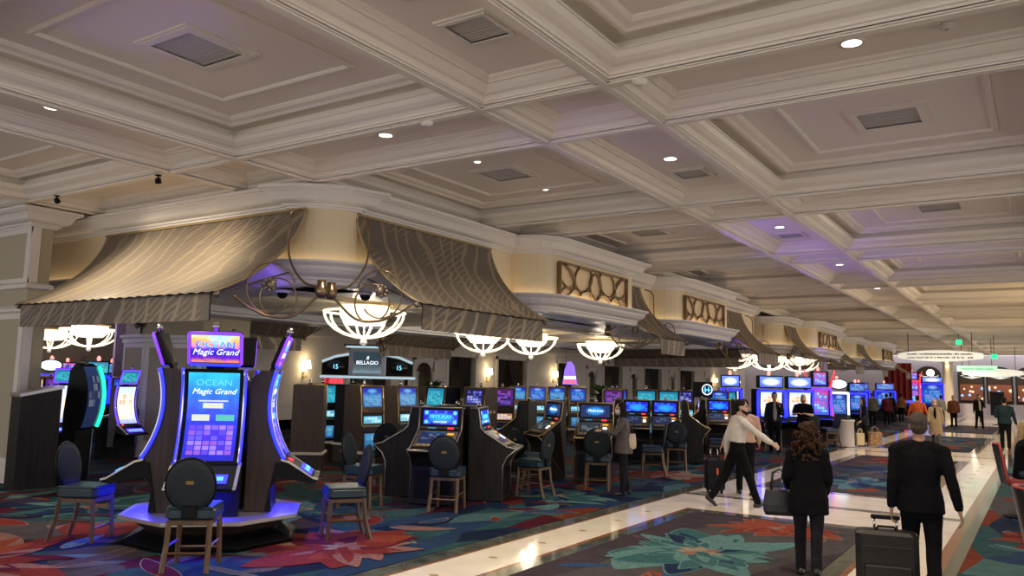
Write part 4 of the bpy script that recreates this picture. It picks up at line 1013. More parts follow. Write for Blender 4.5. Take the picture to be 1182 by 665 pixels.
# bar-style machine with a sloping deck
def make_slant(name, scr, deckscr, edge=M_gold, titletxt=None, tcol=None, sub=None, taper=False):
    t = thing(name, 'x', 'slot machine')
    b0 = .62 if taper else .36
    prof = [(b0, 0.02), (b0, 1.52), (.66 if taper else .50, 1.52), (.54, 1.20), (.60, 1.13), (.93, .90), (1.05, .875), (1.05, .845), (.93, .74), (.86, .60), (.86, .02)]
    if taper: prof = [(.34, .02), (.34, 1.52)] + [(.50, 1.52)] + prof[3:]
    mb = MB()
    if not taper: mb.prism(prof, -.345, .345, 'x')
    else:
        hwt = lambda y: min(.345, max(.17, y * .56))
        n_ = len(prof); vs = [(-hwt(y), y, z) for y, z in prof] + [(hwt(y), y, z) for y, z in prof]
        mb.add(vs, [tuple(range(n_))[::-1], tuple(range(n_, 2 * n_))] + [(i, (i + 1) % n_, n_ + (i + 1) % n_, n_ + i) for i in range(n_)])
    mb.build('cabinet', M_darkwood, t)
    for s in (-1, 1):
        o = s * .358
        mb = MB(); mb.tube([(o, y, z) for y, z in [(.38 if not taper else .49, 1.52), (.50, 1.52), (.54, 1.20), (.60, 1.13), (.93, .90), (1.05, .875)]], .014, 5); mb.build('edge_trim', edge, t); mb = MB(); mb.tube([(o, 1.05, .86), (o, .93, .74), (o, .87, .60), (o, .87, .02)], .010, 5); mb.build('edge_trim', edge, t)
    mb = MB(); mb.tube([(-.35, .505, 1.53), (.35, .505, 1.53)], .014, 6); mb.build('edge_trim', edge, t); mb = MB(); mb.tube([(-.35, 1.05, .862), (.35, 1.05, .862)], .016, 6); mb.build('edge_trim', edge, t)
    Mf = T(0, .515, 1.365) @ RX(R(-7) * -1) @ Matrix(((-1, 0, 0, 0), (0, 0, 1, .006), (0, 1, 0, 0), (0, 0, 0, 1)))
    def plane(mb, w_, h_, cx=0, cz=0, M=None, z=0): mb.grid(lambda u, v: M @ Vector((cx - w_ / 2 + w_ * u, cz - h_ / 2 + h_ * v, z)), 1, 1)
    Mf = T(0, .522, 1.36) @ RX(R(7)) @ Matrix(((-1, 0, 0, 0), (0, 0, 1, .004), (0, 1, 0, 0), (0, 0, 0, 1)))
    mb = MB(); mb.box(-.325, .325, -.14, .145, -.004, .004, 0, Mf); mb.build('top_bezel', M_dark, t)
    mb = MB(); plane(mb, .58, .235, 0, .005, Mf, .006); sc_ = mb.build('top_screen', scr, t)
    if titletxt:
        text('title_lettering', titletxt, .075, tcol, sc_, Mf @ T(0, .015, .009), .002, 1.0, .3 if sub is None else 0)
        if sub: text('title_lettering', sub, .035, G_title, sc_, Mf @ T(0, -.07, .009), .002)
    if sub:
        for sx in (-1, 1):
            for sz in (-1, 1): MB().lathe([(.032, 0), (.032, .003), (.001, .003)], 14, 0, Mf @ T(sx * .24, .005 + sz * .075, .006)).build('corner_medallion', G_cyan, sc_)
    mb = MB(); mb.box(-.33, .33, -.195, -.145, -.004, .006, 0, Mf); mb.build('meter_strip', mat('meter_strip', (.06, .045, .03), .4), t)
    mb = MB(); mb.box(.13, .23, -.185, -.155, .006, .012, 0, Mf, .004); mb.build('sign_lamp', G_red, t)['label'] = 'red lit sign'
    mb = MB(); mb.box(-.2, -.06, -.18, -.16, .006, .010, 0, Mf); mb.build('meter', mat('cyan_meter', (.02, .02, .02), .4, emit=(.05, .3, .5), es=.8), t)
    a = math.atan2(.23, .33)
    Ms = T(0, .745, 1.03) @ RX(-(PI / 2 - 0) + 0) if False else T(0, .745, 1.030) @ RX(-a) @ Matrix(((-1, 0, 0, 0), (0, -1, 0, 0), (0, 0, 1, .004), (0, 0, 0, 1)))
    mb = MB(); mb.box(-.325, .325, -.20, .19, -.004, .004, 0, Ms); mb.build('deck_surround', mat('gold_deck', (.36, .25, .12), .35, .6), t)
    mb = MB(); plane(mb, .40, .28, -.09, .02, Ms, .0062); mb.build('deck_screen', deckscr, t)
    mb = MB(); mb.box(.16, .27, .10, .135, .004, .016, 0, Ms, .004); mb.build('amber_button', G_amber, t)
    mb = MB(); mb.box(.17, .25, -.06, .04, .004, .012, 0, Ms, .01); mb.build('card_display', G_whitelt, t)
    mb = MB()
    for k in range(5): mb.box(-.27 + .085 * k, -.21 + .085 * k, -.185, -.150, .004, .016, 0, Ms, .006)
    mb.build('button', mat('ivory_button', (.5, .46, .36), .4), t)
    mb = MB(); mb.box(-.30, .30, .865, .875, .10, .55); mb.build('belly_door', M_dark, t)
    mb = MB(); mb.lathe([(.028, 0), (.028, .03), (.034, .035), (.034, .06), (.025, .065), (.025, .09), (.002, .093)], 12, 0, T(0, .44, 1.52)); mb.build('candle_light', M_chrome, t)
    return t
SL1 = make_slant('video_poker_machine', S_banner, S_dim, M_steel, 'FIFTY PLAY', G_cyant, 'DRAW POKER')
SL2 = make_slant('video_poker_machine', S_line, S_keno, M_gold, 'Multi-Line', G_title, None, True)
SL3 = make_slant('video_poker_machine', S_banner, S_dim, M_gold)
used3 = {}
def pod(proto, cx, cy, items, group):
    for d, lab in items: place(proto, used3, (cx, cy, .0105), az(d), lab, group)
def bank(proto, group, items, sc=None):
    for x, y, d, lab in items:
        o = place(proto, used3, (x, y, .0105), az(d), lab, group)
        if sc: o.scale = sc
bank(SL1, 'dark wood poker bank', [(-8.33, 10.80, -67, 'dark wood poker slot reading fifty play, facing the camera'), (-8.33, 10.80, -157, 'dark wood poker slot seen from its side, facing the tall ocean slots'), (-8.33, 10.80, 23, 'dark wood poker slot seen from its side, facing the turned chair'), (-8.33, 10.80, 113, 'dark wood poker slot at the hidden back of the bank')], (.98, 1.13, .97))
bank(SL2, 'round poker pod', [(-8.10, 14.75, -122, 'gold-trimmed poker slot with a pale card deck, at the middle of the round pod'), (-7.72, 14.98, -68, 'gold-trimmed poker slot behind the chair next to the standing woman'), (-8.72, 14.62, -176, 'gold-trimmed poker slot seen in profile at the far side of the round pod')])
bank(SL3, 'far poker bank', [(-8.02, 19.25, -67, 'royal blue poker slot behind the chair near the upright suitcase'), (-7.98, 19.27, 23, 'poker slot in profile with its deck toward the aisle'), (-8.66, 18.98, -67, 'royal blue poker slot just behind the standing woman'), (-8.70, 18.96, 203, 'poker slot facing inward behind the standing woman')], (.92, 1, 1))
bank(SL3, 'poker bank by the first pavilion end', [(-8.0, 23.1, -67, 'blue poker slot seen past the shoulder of the man in the white shirt'), (-8.0, 23.1, 23, 'poker slot beside the white shirt facing the aisle'), (-8.0, 23.1, 203, 'poker slot in profile between the blue chair and the inner rows')])

# upright machine on a ledge
def make_upright(name, top, mid, low, body=M_taupe, h=1.76):
    t = thing(name, 'x', 'slot machine'); s = h / 1.76
    mb = MB(); mb.box(-.30, .30, -.30, .24, .02, .40); mb.build('stand', M_cabinet, t)
    mb = MB(); mb.box(-.335, .335, -.33, .40, .40, .45, 0, None, .008); mb.build('stand_ledge', M_cream, t)
    mb = MB(); mb.prism([(-.30, .45), (-.30, h), (.18, h), (.24, 1.30 * s), (.26, 1.22 * s), (.24, 1.16 * s), (.26, .98 * s), (.36, .93 * s), (.36, .88 * s), (.27, .84 * s), (.27, .45)], -.30, .30, 'x'); mb.build('cabinet', body, t)
    def scr(nm, mt, y0_, z0_, y1_, z1_, hw):
        MB().grid(lambda u, v: (hw - 2 * hw * u, y0_ + (y1_ - y0_) * v + .004, (z0_ + (z1_ - z0_) * v) * s), 1, 1).build(nm, mt, t)
    scr('top_screen', top, .236, 1.33, .187, 1.72, .25); scr('reel_screen', mid, .258, 1.0, .243, 1.15, .24); scr('belly_glass', low, .271, .52, .271, .80, .22)
    mb = MB()
    for sx in (-1, 1):
        mb = MB(); mb.tube([(sx * .30, .185, h), (sx * .30, .245, 1.30 * s), (sx * .30, .245, 1.16 * s), (sx * .30, .265, .98 * s), (sx * .30, .362, .93 * s)], .012, 5); mb.build('edge_trim', M_gold, t)
    mb = MB(); mb.tube([(-.3, .19, h), (.3, .19, h)], .012, 5); mb.build('edge_trim', M_gold, t)
    mb = MB(); mb.box(-.27, .27, .265, .345, .945 * s, .962 * s); mb.build('button_row', mat('ivory_button', (.5, .46, .36), .4), t)
    mb = MB(); mb.box(.13, .22, .246, .252, 1.225 * s, 1.255 * s); mb.build('sign_lamp', G_red, t)
    mb = MB()
    for k in range(3): mb.box(-.305, -.30, -.2 + .14 * k, -.13 + .14 * k, 1.18 * s, 1.24 * s)
    mb.tube([(-.31, .1, 1.21 * s), (-.36, .13, 1.08 * s), (-.36, .16, .99 * s)], .012, 6); mb.ball((-.36, .16, .96 * s), .03, 10); mb.build('pull_handle', M_gold, t)
    mb = MB(); mb.lathe([(.03, 0), (.03, .03), (.036, .035), (.036, .07), (.026, .075), (.026, .11), (.002, .113)], 12, 0, T(0, -.05, h)); mb.build('candle_light', M_chrome, t)
    return t
UP = {k: make_upright('upright_slot_machine', *v) for k, v in dict(blue=(S_blue, S_reel, S_glass), teal=(S_teal, S_reel, S_glass, M_dark), deep=(S_blue2, S_reel, S_glass), violet=(S_purple, S_warm, S_glass), pyr=(S_pyr, S_reel, S_glass)).items()}
used4 = {}
ROW = [('blue', -12.3, 11.35, 130, 'taupe slot cabinet seen from its blank side, right of the tall ocean slots'), ('blue', -11.75, 12.35, -5, 'upright slot with a blue pay table above the teal chair back'), ('blue', -12.0, 13.75, -5, 'second upright slot along the middle row, blue pay table'),
    ('teal', -14.2, 13.5, -30, 'upright slot with a pale blue top glimpsed left of the taupe side panel'), ('teal', -13.3, 13.6, 0, 'upright slot with a teal screen between two taupe cabinets'), ('deep', -12.05, 14.9, 0, 'upright slot third in the middle row, mostly behind its neighbour'),
    ('teal', -11.6, 14.7, -95, 'teal-screened upright slot above the fifty play slot'), ('pyr', -10.85, 15.15, -90, 'upright slot with a dark screen of violet tiles'), ('violet', -11.0, 16.3, -55, 'narrow upright slot with a purple screen'),
    ('blue', -14.40, 22.25, -56, 'first of four blue slots in a row below the wide drapes'), ('deep', -13.87, 22.60, -56, 'second of four blue slots in a row below the wide drapes'), ('blue', -13.34, 22.95, -56, 'third of four blue slots in a row, below the second sconce'), ('deep', -12.78, 23.32, -56, 'last of four blue slots in a row, below the red and white display'),
    ('violet', -9.85, 20.0, -60, 'violet slot beyond the row of four blue slots'), ('deep', -10.7, 22.0, -60, 'blue slot behind the standing woman, near the plant'), ('teal', -9.7, 21.9, -70, 'teal-screened slot over the standing woman'), ('teal', -8.9, 21.6, -65, 'teal slot above the royal blue poker banner'),
    ('pyr', -9.5, 24.3, -60, 'dark-screened slot between the teal slot and the round logo sign'), ('deep', -8.6, 25.0, -75, 'blue slot to the side of the white-shirted man'), ('teal', -8.9, 26.6, -60, 'far teal slot before the tall blue slots')]
for k, x, y, d, lab in ROW:
    o = place(UP[k], used4, (x, y, .0105), az(d), lab, 'upright slots on the pavilion floor')
    o.scale = (.92, 1, 1) if 'of four' in lab else (1, 1, 1)
# machines of the room seen past the front pillar
UP['warm'] = make_upright('upright_slot_machine', S_warm, S_blue2, S_glass, M_dark)
for k, x, y, d, lab in [('teal', -20.4, 9.6, -25, 'low teal screen just over the sloping partition cap'), ('warm', -24.2, 12.3, -28, 'slot with a warm reel screen seen past the front pillar'), ('warm', -23.6, 13.2, -28, 'second warm-screened slot seen past the front pillar'), ('deep', -23.0, 13.8, -28, 'blue slot next to the green-lit machine'),
        ('deep', -28.0, 13.6, -25, 'far blue slot under the chandelier in the side room'), ('teal', -27.2, 14.8, -25, 'far teal slot under the chandelier in the side room')]:
    place(UP[k], used4, (x, y, .0105), az(d), lab, 'slots in the side room')
t = thing('edge_lit_slot_machine', 'tall black slot in profile with one bowed glowing green strip', 'slot machine', (-14.50, 7.78, 0), az(36))
cv = bez([(.30, .95), (.42, 1.25), (.43, 1.7), (.26, 2.02)], 12)
mb = MB(); mb.prism([(.0, 0), (.22, 0), (.24, .9)] + [(p.x, p.y) for p in cv] + [(.16, 2.08), (.06, 1.95), (.0, 1.2)], -.30, .30, 'x'); mb.build('cabinet', M_dark, t)
for sx in (-1,):
    mb = MB(); mb.tube([(sx * .305, p.x + .01, p.y) for p in cv], .042, 8); mb.build('led_strip', G_green, t)
    mb = MB(); mb.tube([(sx * .305, .235, .02), (sx * .305, .25, .9)], .012, 6); mb.build('chrome_edge', mat('cool_edge', (.3, .35, .45), .3, .5), t)
mb = MB(); mb.grid(lambda u, v: (.28 - .56 * u, bez([(.30, .95), (.42, 1.25), (.43, 1.7), (.26, 2.02)], 12)[int(v * 12)].x + .006, bez([(.30, .95), (.42, 1.25), (.43, 1.7), (.26, 2.02)], 12)[int(v * 12)].y), 2, 12); mb.build('screen', S_dim, t)
mb = MB(); mb.box(-.06, .06, .10, .20, 2.0, 2.12, 0, None, .01); mb.tube([(0, .15, 2.12), (0, .15, 2.2)], .045, 12); mb.build('candle_light', mat('smoke_lamp', (.10, .08, .07), .4), t)
BM = make_curved('curved_slot_machine', 'x', G_blue2, S_white, S_teal, False)
BM.location = (-17.2, 10.35, 0); BM.scale = (.8, .8, .82); BM.rotation_euler = (0, 0, az(10)); BM['label'] = 'curved slot outlined in violet light right behind the green-lit slot'
o = copy_tree(BM); o.location = (-18.3, 9.55, 0); o.rotation_euler = (0, 0, az(-5)); o['label'] = 'second violet-outlined curved slot, touching the olive pier'

for a, b, e in (((-7.3, 13.2, 1.75), (-4.1, 15.6, 5.0), 480), ((-7.2, 18.6, 1.75), (-4.1, 21.05, 5.0), 420), ((-7.4, 14.9, 1.75), (-3.4, 18.6, 4.8), 420), ((-8.2, 6.4, 2.5), (-2.7, 9.4, 5.1), 130), ((-8.5, 6.2, 2.5), (-6.6, 3.6, 5.1), 60), ((-13.2, 7.7, 2.3), (-13.0, 4.5, 5.0), 110), ((-8.8, 6.7, 2.45), (-9.7, 8.0, 3.45), 110), ((-7.3, 25.0, 2.4), (-8.3, 27.0, 3.45), 130), ((-6.6, 33.5, 2.4), (-8.2, 36.0, 3.4), 150)):
    lamp('SPOT', a, e, (.25, .12, 1), .05, None, Vector(b) - Vector(a), R(34), 'purple_wash', .9)  # added spots with no fixture, standing in for purple light from the slots
for x, y, z, e in ((-21.5, 11.0, 3.0, 32), (-25, 13.5, 3.2, 80)): lamp('POINT', (x, y, z), e, (.35, .25, 1), .3, name='side_room_glow')
lamp('POINT', (3.0, 27, 3.3), 420, (1, .72, .28), .4, name='bar_glow_lamp'); lamp('POINT', (3.0, 36, 3.3), 300, (1, .72, .3), .4, name='bar_glow_lamp')
# ------------------------------------------------------------------ people
SKIN = mat('skin', (.42, .22, .14), .5); SKIN2 = mat('pale_skin', (.55, .32, .23), .5); SKIN3 = mat('brown_skin', (.22, .11, .065), .5)
HAIRS = dict(black=mat('black_hair', (.012, .010, .009), .75, spec=.15, noise_amt=.5, noise_scale=60), brown=mat('brown_hair', (.040, .018, .009), .75, spec=.15, noise_amt=.6, noise_scale=50), grey=mat('greying_hair', (.075, .058, .045), .75, spec=.15, noise_amt=.5, noise_scale=70), blonde=mat('blonde_hair', (.36, .24, .12), .75, spec=.15, noise_amt=.4, noise_scale=50))
def cloth(name, c, n=.25): return mat('cloth_' + name, c, .9, noise_amt=n, noise_scale=14, bump=.25, spec=.12)
CL = dict(black=cloth('black', (.005, .005, .006)), charcoal=cloth('charcoal', (.013, .013, .016)), white=cloth('white', (.62, .58, .52), .06), grey=cloth('grey', (.11, .095, .09)), peach=cloth('peach', (.56, .36, .26), .12), pink=cloth('pink', (.34, .22, .24), .1),
    tan=cloth('tan', (.40, .31, .20), .12), jean=cloth('jean', (.035, .05, .085)), teal=cloth('dark_teal', (.015, .032, .042)), orange=cloth('orange', (.50, .10, .025)), brown=cloth('brown', (.13, .045, .025)), mustard=cloth('mustard', (.24, .12, .03)), olive=cloth('olive', (.085, .085, .06)), navy=cloth('navy', (.015, .018, .035)), maroon=cloth('maroon', (.10, .015, .025)), lightgrey=cloth('light_grey', (.30, .27, .25), .1))
M_shoe = mat('black_shoe', (.012, .011, .010), .35); M_sole = mat('white_sole', (.55, .52, .48), .6)
M_mask = mat('white_mask', (.62, .62, .62), .8)
def person(label, x, y, deg, h=1.75, legs=((0, 0), (0, 0)), arms=None, lean=0, top=('black', .0, .93), trousers='black', hair=('short', 'black'), skin=SKIN, extra=None, vox=.02, female=False, head=(0, 0), sleeve=1.0, open_front=None, mask=False, group=None, seated=False, z0=.0, shoe=None, wide=1.0, beard=None, bare_arms=False):
    """legs: (thigh swing, knee bend) per side, L then R, in degrees; arms: (swing, spread, elbow bend, inward turn) per side"""
    t = thing('person', label, 'person', (x, y, 0), R(deg - 90), group)
    k = h / 1.75
    arms = arms or ((5, 8, 12, 0), (-5, 8, 12, 0))
    def rx(v, a): return Matrix.Rotation(a, 3, 'X') @ v
    HIPX = .092 if not female else .09; SH = (.182 if not female else .165) * wide
    L = []
    for s, (sw, kn) in zip((-1, 1), legs):
        a, b = R(sw), R(sw - kn)
        hip = V(s * HIPX, 0, 0); knee = hip + V(s * .005, math.sin(a), -math.cos(a)) * .43; ank = knee + V(0, math.sin(b), -math.cos(b)) * .41
        L.append((hip, knee, ank, b))
    low = min(q[2].z - .075 for q in L)
    pel = V(0, 0, -low) if not seated else V(0, 0, seated)
    la = R(lean)
    def up(v): return pel + rx(v, -la)
    waist = up(V(0, 0, .14)); chest = up(V(0, .0, .34)); shz = .462; neck0 = up(V(0, -.01, .53)); neck1 = up(V(0, .005, .60)); hc = up(V(0, .025, .695))
    Rm = Matrix.Rotation(R(head[0]), 3, 'Z') @ Matrix.Rotation(R(head[1]), 3, 'X')
    def hd(v): return hc + Rm @ v
    A = []
    for s, (sw, spd, el, inn) in zip((-1, 1), arms):
        sh = up(V(s * SH, -.01, shz))
        d1 = Matrix.Rotation(-s * R(spd), 3, 'Y') @ (Matrix.Rotation(R(sw), 3, 'X') @ V(0, 0, -1))
        el_p = sh + d1 * .285
        ax = V(1, 0, 0)
        d2 = Matrix.Rotation(R(sw + el), 3, 'X') @ V(0, 0, -1)
        d2 = Matrix.Rotation(-s * R(spd), 3, 'Y') @ d2
        d2 = Matrix.Rotation(s * R(inn), 3, 'Z') @ d2
        wr = el_p + d2 * .25
        A.append((s, sh, el_p, wr, d2))
    S = lambda v: v * k
    # --- body: one continuous skin
    mb = MB()
    def tb(pts, rad, seg=12, side=None, ends=True): mb.tube([S(p) for p in pts], [tuple(q * k for q in r_) if isinstance(r_, tuple) else r_ * k for r_ in rad], seg, 0, side=side, round_ends=ends)
    tb([pel + V(0, 0, -.04), waist, chest, up(V(0, 0, .44)), neck0], [(.11, .07), (.10, .07), (.12, .085), (.10, .075), (.052, .052)], 14, V(1, 0, 0))
    tb([neck0 + V(0, 0, -.04), neck1, hd(V(0, -.01, -.04))], [.06, .052, .055])
    mb.ball(tuple(S(hd(V(0, -.012, .03)))), (.074 * k, .094 * k, .098 * k), 18)
    mb.ball(tuple(S(hd(V(0, .022, -.045)))), (.060 * k, .068 * k, .072 * k), 14)
    tb([hd(V(0, .088, .015)), hd(V(0, .108, -.022))], [.010, .016], 8)
    mb.ball(tuple(S(hd(V(0, .075, -.098)))), (.026 * k, .022 * k, .018 * k), 10)
    tb([hd(V(-.022, .086, -.060)), hd(V(.022, .086, -.060))], [.009, .009], 8)
    tb([hd(V(-.05, .076, .034)), hd(V(0, .086, .030)), hd(V(.05, .076, .034))], [.010, .011, .010], 8)
    for s in (-1, 1): mb.ball(tuple(S(hd(V(s * .076, -.012, -.012)))), (.012 * k, .022 * k, .034 * k), 10)
    for s, sh, el_p, wr, d2 in A:
        tb([up(V(s * SH * .55, -.01, shz - .045)), sh, sh.lerp(el_p, .5), el_p, el_p.lerp(wr, .35), wr], [.045, .050, .043, .038, .040, .026])
        # hand: palm, four curled fingers and a thumb from the side of the palm
        n = d2.normalized(); fwd = V(0, 1, 0) - n * n.y
        if fwd.length < .3: fwd = V(0, 0, 1) - n * n.z
        fwd.normalize(); sidev = n.cross(fwd)            # sidev: palm normal, towards the body
        if sidev.x * s > 0: sidev = -sidev
        palm = wr + n * .045
        tb([wr, wr + n * .03, wr + n * .085], [(.026, .020), (.040, .017), (.036, .014)], 10, fwd)
        for q, ln in zip((-.033, -.011, .011, .032), (.060, .078, .084, .074)):
            b0 = wr + n * .085 + fwd * q
            p1 = b0 + n * ln * .45 + sidev * .006; p2 = p1 + n * ln * .3 + sidev * .018; p3 = p2 + n * ln * .14 + sidev * .024
            tb([b0 - n * .02, b0, p1, p2, p3], [.0095, .0095, .009, .0082, .007], 7)
        b0 = wr + n * .03 + fwd * .032
        tb([wr + n * .015 + fwd * .015, b0, b0 + n * .03 + fwd * .022, b0 + n * .055 + fwd * .024 + sidev * .01], [.014, .0125, .0105, .009], 7)
    for hip, knee, ank, b in L:
        tb([pel + hip + V(0, 0, .02), pel + hip.lerp(knee, .5), pel + knee, pel + knee.lerp(ank, .35), pel + ank], [.082, .07, .050, .050, .034])
        f = Matrix.Rotation(b * (1 if abs(b) > .2 else 0), 3, 'X'); 
        tb([pel + ank + V(0, -.03, -.035), pel + ank + f @ V(0, .12, -.045)], [(.032, .03), (.034, .02)], 10, V(1, 0, 0))
    body = fuse(mb, min(vox, .014) if vox < .02 else vox, 2); body.materials.append(skin); link('body', body, t)
    if vox <= .02:
        mb2 = MB()
        for s in (-1, 1): mb2.ball(tuple(S(hd(V(s * .030, .078, .012)))), .011 * k, 10)
        mb2.build('eyes', mat('eye', (.05, .04, .035), .2), t)
    # --- top: torso and sleeves
    mb = MB()
    hem = top[2] - pel.z if not seated else -.06
    fl = top[1]
    wq = wide
    rings = [(hem - .0, .168 * wq + fl, .122 * wq + fl * .8)]
    for z_, a_, b_ in ((.0, .162, .118), (.14, .145, .112), (.32, .165, .122), (.42, .165, .108), (.47, .125, .092), (.51, .085, .075), (.55, .062, .062)):
        if z_ > hem + .05: rings.append((z_, (a_ if not female else a_ * .94) * (wq if z_ < .5 else 1) + (fl * max(0, 1 - z_ / .3) if z_ < .3 else 0), b_ * (wq if z_ < .5 else 1) + (fl * .6 * max(0, 1 - z_ / .3) if z_ < .3 else 0)))
    tb([up(V(0, -.008, z_)) if z_ >= 0 else pel + V(0, -.008, z_) for z_, a_, b_ in rings], [(a_, b_) for z_, a_, b_ in rings], 20, V(1, 0, 0), False)
    for s, sh, el_p, wr, d2 in A:
        tb([up(V(0, -.012, .50)), up(V(s * SH * .55, -.012, shz + .022)), sh + V(0, 0, -.004)], [.070, .068, .064])
        if bare_arms: tb([up(V(s * SH * .5, -.01, shz - .03)), sh, sh.lerp(el_p, .65)], [.07, .074, .066])
        else: tb([up(V(s * SH * .5, -.01, shz - .05)), sh, sh.lerp(el_p, .5), el_p, el_p.lerp(wr, .5), el_p.lerp(wr, .93)], [.055, .066, .060, .054, .049, .040])
    # cloth folds
    me = fuse(mb, vox, 3)
    for v in me.vertices:
        p = v.co; nz = noise.noise(Vector((p.x * 9, p.y * 9, p.z * 5))) * .010 + noise.noise(Vector((p.x * 22, p.y * 22, p.z * 14 + 3))) * .004
        v.co = p + v.normal * nz
    me.materials.append(CL[top[0]]); link('jacket' if top[0] not in ('white', 'peach', 'pink') else 'shirt', me, t)
    if open_front:
        mb = MB(); tb([up(V(0, .045, .05)), up(V(0, .052, .30)), up(V(0, .038, .47))], [(.07, .085), (.075, .09), (.05, .06)], 12, V(1, 0, 0)); me = fuse(mb, vox, 2); me.materials.append(CL[open_front]); link('shirt_front', me, t)
    # --- trousers
    mb = MB()
    tb([pel + V(0, 0, .11), pel + V(0, 0, .0), pel + V(0, 0, -.06)], [(.145, .11), (.158, .118), (.13, .105)], 16, V(1, 0, 0))
    for hip, knee, ank, b in L:
        tb([pel + hip + V(0, 0, .0), pel + hip.lerp(knee, .5), pel + knee, pel + knee.lerp(ank, .5), pel + ank + V(0, 0, .01)], [.096, .086, .068, .062, .058])
    me = fuse(mb, vox, 3)
    for v in me.vertices:
        p = v.co; v.co = p + v.normal * (noise.noise(Vector((p.x * 11, p.y * 11, p.z * 7))) * .008)
    me.materials.append(CL[trousers]); link('trousers', me, t)
    for hip, knee, ank, b in L:
        mb = MB(); fa = b if abs(b) > .25 else 0
        f = Matrix.Rotation(fa, 3, 'X')
        P = lambda v: pel + ank + f @ v
        tb([P(V(0, -.045, -.035)), P(V(0, .02, -.038)), P(V(0, .10, -.05)), P(V(0, .155, -.056))], [(.040, .040), (.042, .040), (.044, .026), (.036, .018)], 12, V(1, 0, 0)); tb([P(V(0, -.01, .03)), P(V(0, -.01, -.03))], [.045, .046], 12)
        me = fuse(mb, .012 if vox <= .02 else .02, 1); me.materials.append(shoe or M_shoe); link('shoe', me, t)
    # --- hair
    kind, hcol = hair
    mb = MB()
    if kind != 'bald':
        mb.ball(tuple(S(hd(V(0, -.024, .045)))), (.082 * k, .096 * k, .092 * k), 16)
        mb.ball(tuple(S(hd(V(0, -.05, .0)))), (.078 * k, .062 * k, .085 * k), 14)
        if kind == 'long':
            tb([hd(V(0, -.04, .06)), hd(V(0, -.07, -.06)), hd(V(0, -.075, -.19)), hd(V(0, -.07, -.28))], [(.08, .07), (.09, .055), (.085, .05), (.06, .03)], 12, V(1, 0, 0))
            for s in (-1, 1): tb([hd(V(s * .06, -.01, .06)), hd(V(s * .082, -.005, -.06)), hd(V(s * .085, .0, -.18))], [.035, .034, .022])
        if kind == 'curly':
            rg = random.Random(5); mb.ball(tuple(S(hd(V(0, -.055, -.09)))), (.105 * k, .065 * k, .15 * k), 14)
            for q in range(330):
                a = rg.uniform(0, 2 * PI); zz2 = rg.uniform(-.30, .115); e = .092 + .062 * min(1, max(0, (.10 - zz2) / .2)); e *= rg.uniform(.72, 1.12)
                if zz2 > .06: e *= .8
                if math.sin(a) > .45 and zz2 > -.12: continue
                mb.ball(tuple(S(hd(V(e * 1.1 * math.cos(a), e * .9 * math.sin(a) - .035, zz2)))), rg.uniform(.012, .021) * k, 7)
        if kind == 'bun': mb.ball(tuple(S(hd(V(0, -.12, .06)))), .045 * k, 10)
        me = fuse(mb, .008 if vox <= .02 else .02, 1)
        amp = .006 if kind in ('curly', 'long') else .003
        for v in me.vertices:
            p = v.co; v.co = p + v.normal * (noise.noise(p * 45) * amp)
        me.materials.append(HAIRS[hcol]); link('hair', me, t)
    if beard:
        mb = MB(); tb([hd(V(-.068, .0, -.05)), hd(V(-.045, .06, -.09)), hd(V(0, .082, -.105)), hd(V(.045, .06, -.09)), hd(V(.068, .0, -.05))], [.016, .026, .028, .026, .016]); me = fuse(mb, .012, 1); me.materials.append(HAIRS[beard]); link('beard', me, t)
    if mask:
        mb = MB(); mb.ball(tuple(S(hd(V(0, .045, -.055)))), (.062 * k, .062 * k, .055 * k), 14); mb.build('face_mask', M_mask, t)
    t['hands'] = [float(c) for (s, sh, el_p, wr, d2) in A for c in (Matrix.Rotation(R(deg - 90), 3, 'Z') @ S(wr + d2 * .12) + V(x, y, z0))]
    t.location.z = z0
    return t
def hands(t):
    q = list(t['hands']); return V(*q[:3]), V(*q[3:])
W_ = R
man = person('person in a black jacket walking away, pulling a black suitcase by its handle', -1.02, 8.62, 96, 1.76, ((10, 6), (-8, 16)), ((-12, 5, 14, 8), (-16, 12, 14, 0)), 2, ('black', .015, .80), 'black', ('short', 'grey'), SKIN, vox=.014, head=(4, 3), wide=1.12)
woman = person('person with curly brown hair in black, walking away with a black tote on the arm', -2.12, 8.92, 100, 1.60, ((6, 6), (-10, 20)), ((0, 12, 55, 10), (0, 10, 42, 25)), 2, ('black', .05, .70), 'charcoal', ('curly', 'brown'), SKIN2, vox=.014, female=True, wide=1.08)
waiter = person('person in a white shirt striding across the marble with one arm stretched out', -4.24, 13.19, 42, 1.80, ((-22, 14), (21, 2)), ((-22, 8, 25, 0), (50, 14, 6, 0)), 5, ('white', .0, 1.0), 'black', ('short', 'black'), SKIN2, vox=.014, head=(-25, 0), beard='black')
peach = person('person in a peach top behind the white shirt, gripping an upright suitcase', -4.60, 14.75, 120, 1.72, ((5, 5), (-5, 10)), ((-14, 22, 30, -10), (10, 12, 30, 0)), 0, ('peach', .02, .95), 'black', ('short', 'brown'), SKIN, wide=1.15)
wslot = person('person in grey cardigan and face mask standing at a slot with a tan bag', -6.24, 13.1, 212, 1.62, ((2, 2), (-3, 6)), ((38, 6, 62, 20), (30, 6, 70, 25)), 3, ('grey', .05, .78), 'charcoal', ('long', 'black'), SKIN2, vox=.014, female=True, open_front='white', mask=True, wide=1.1, head=(10, 0))
g1 = person('person in a dark open jacket and pale shirt, hand raised to the mouth', -6.6, 24.0, -70, 1.80, ((3, 2), (-4, 4)), ((20, 6, 128, 25), (0, 10, 20, 0)), 0, ('charcoal', .02, .88), 'black', ('short', 'black'), SKIN, open_front='lightgrey', vox=.02)
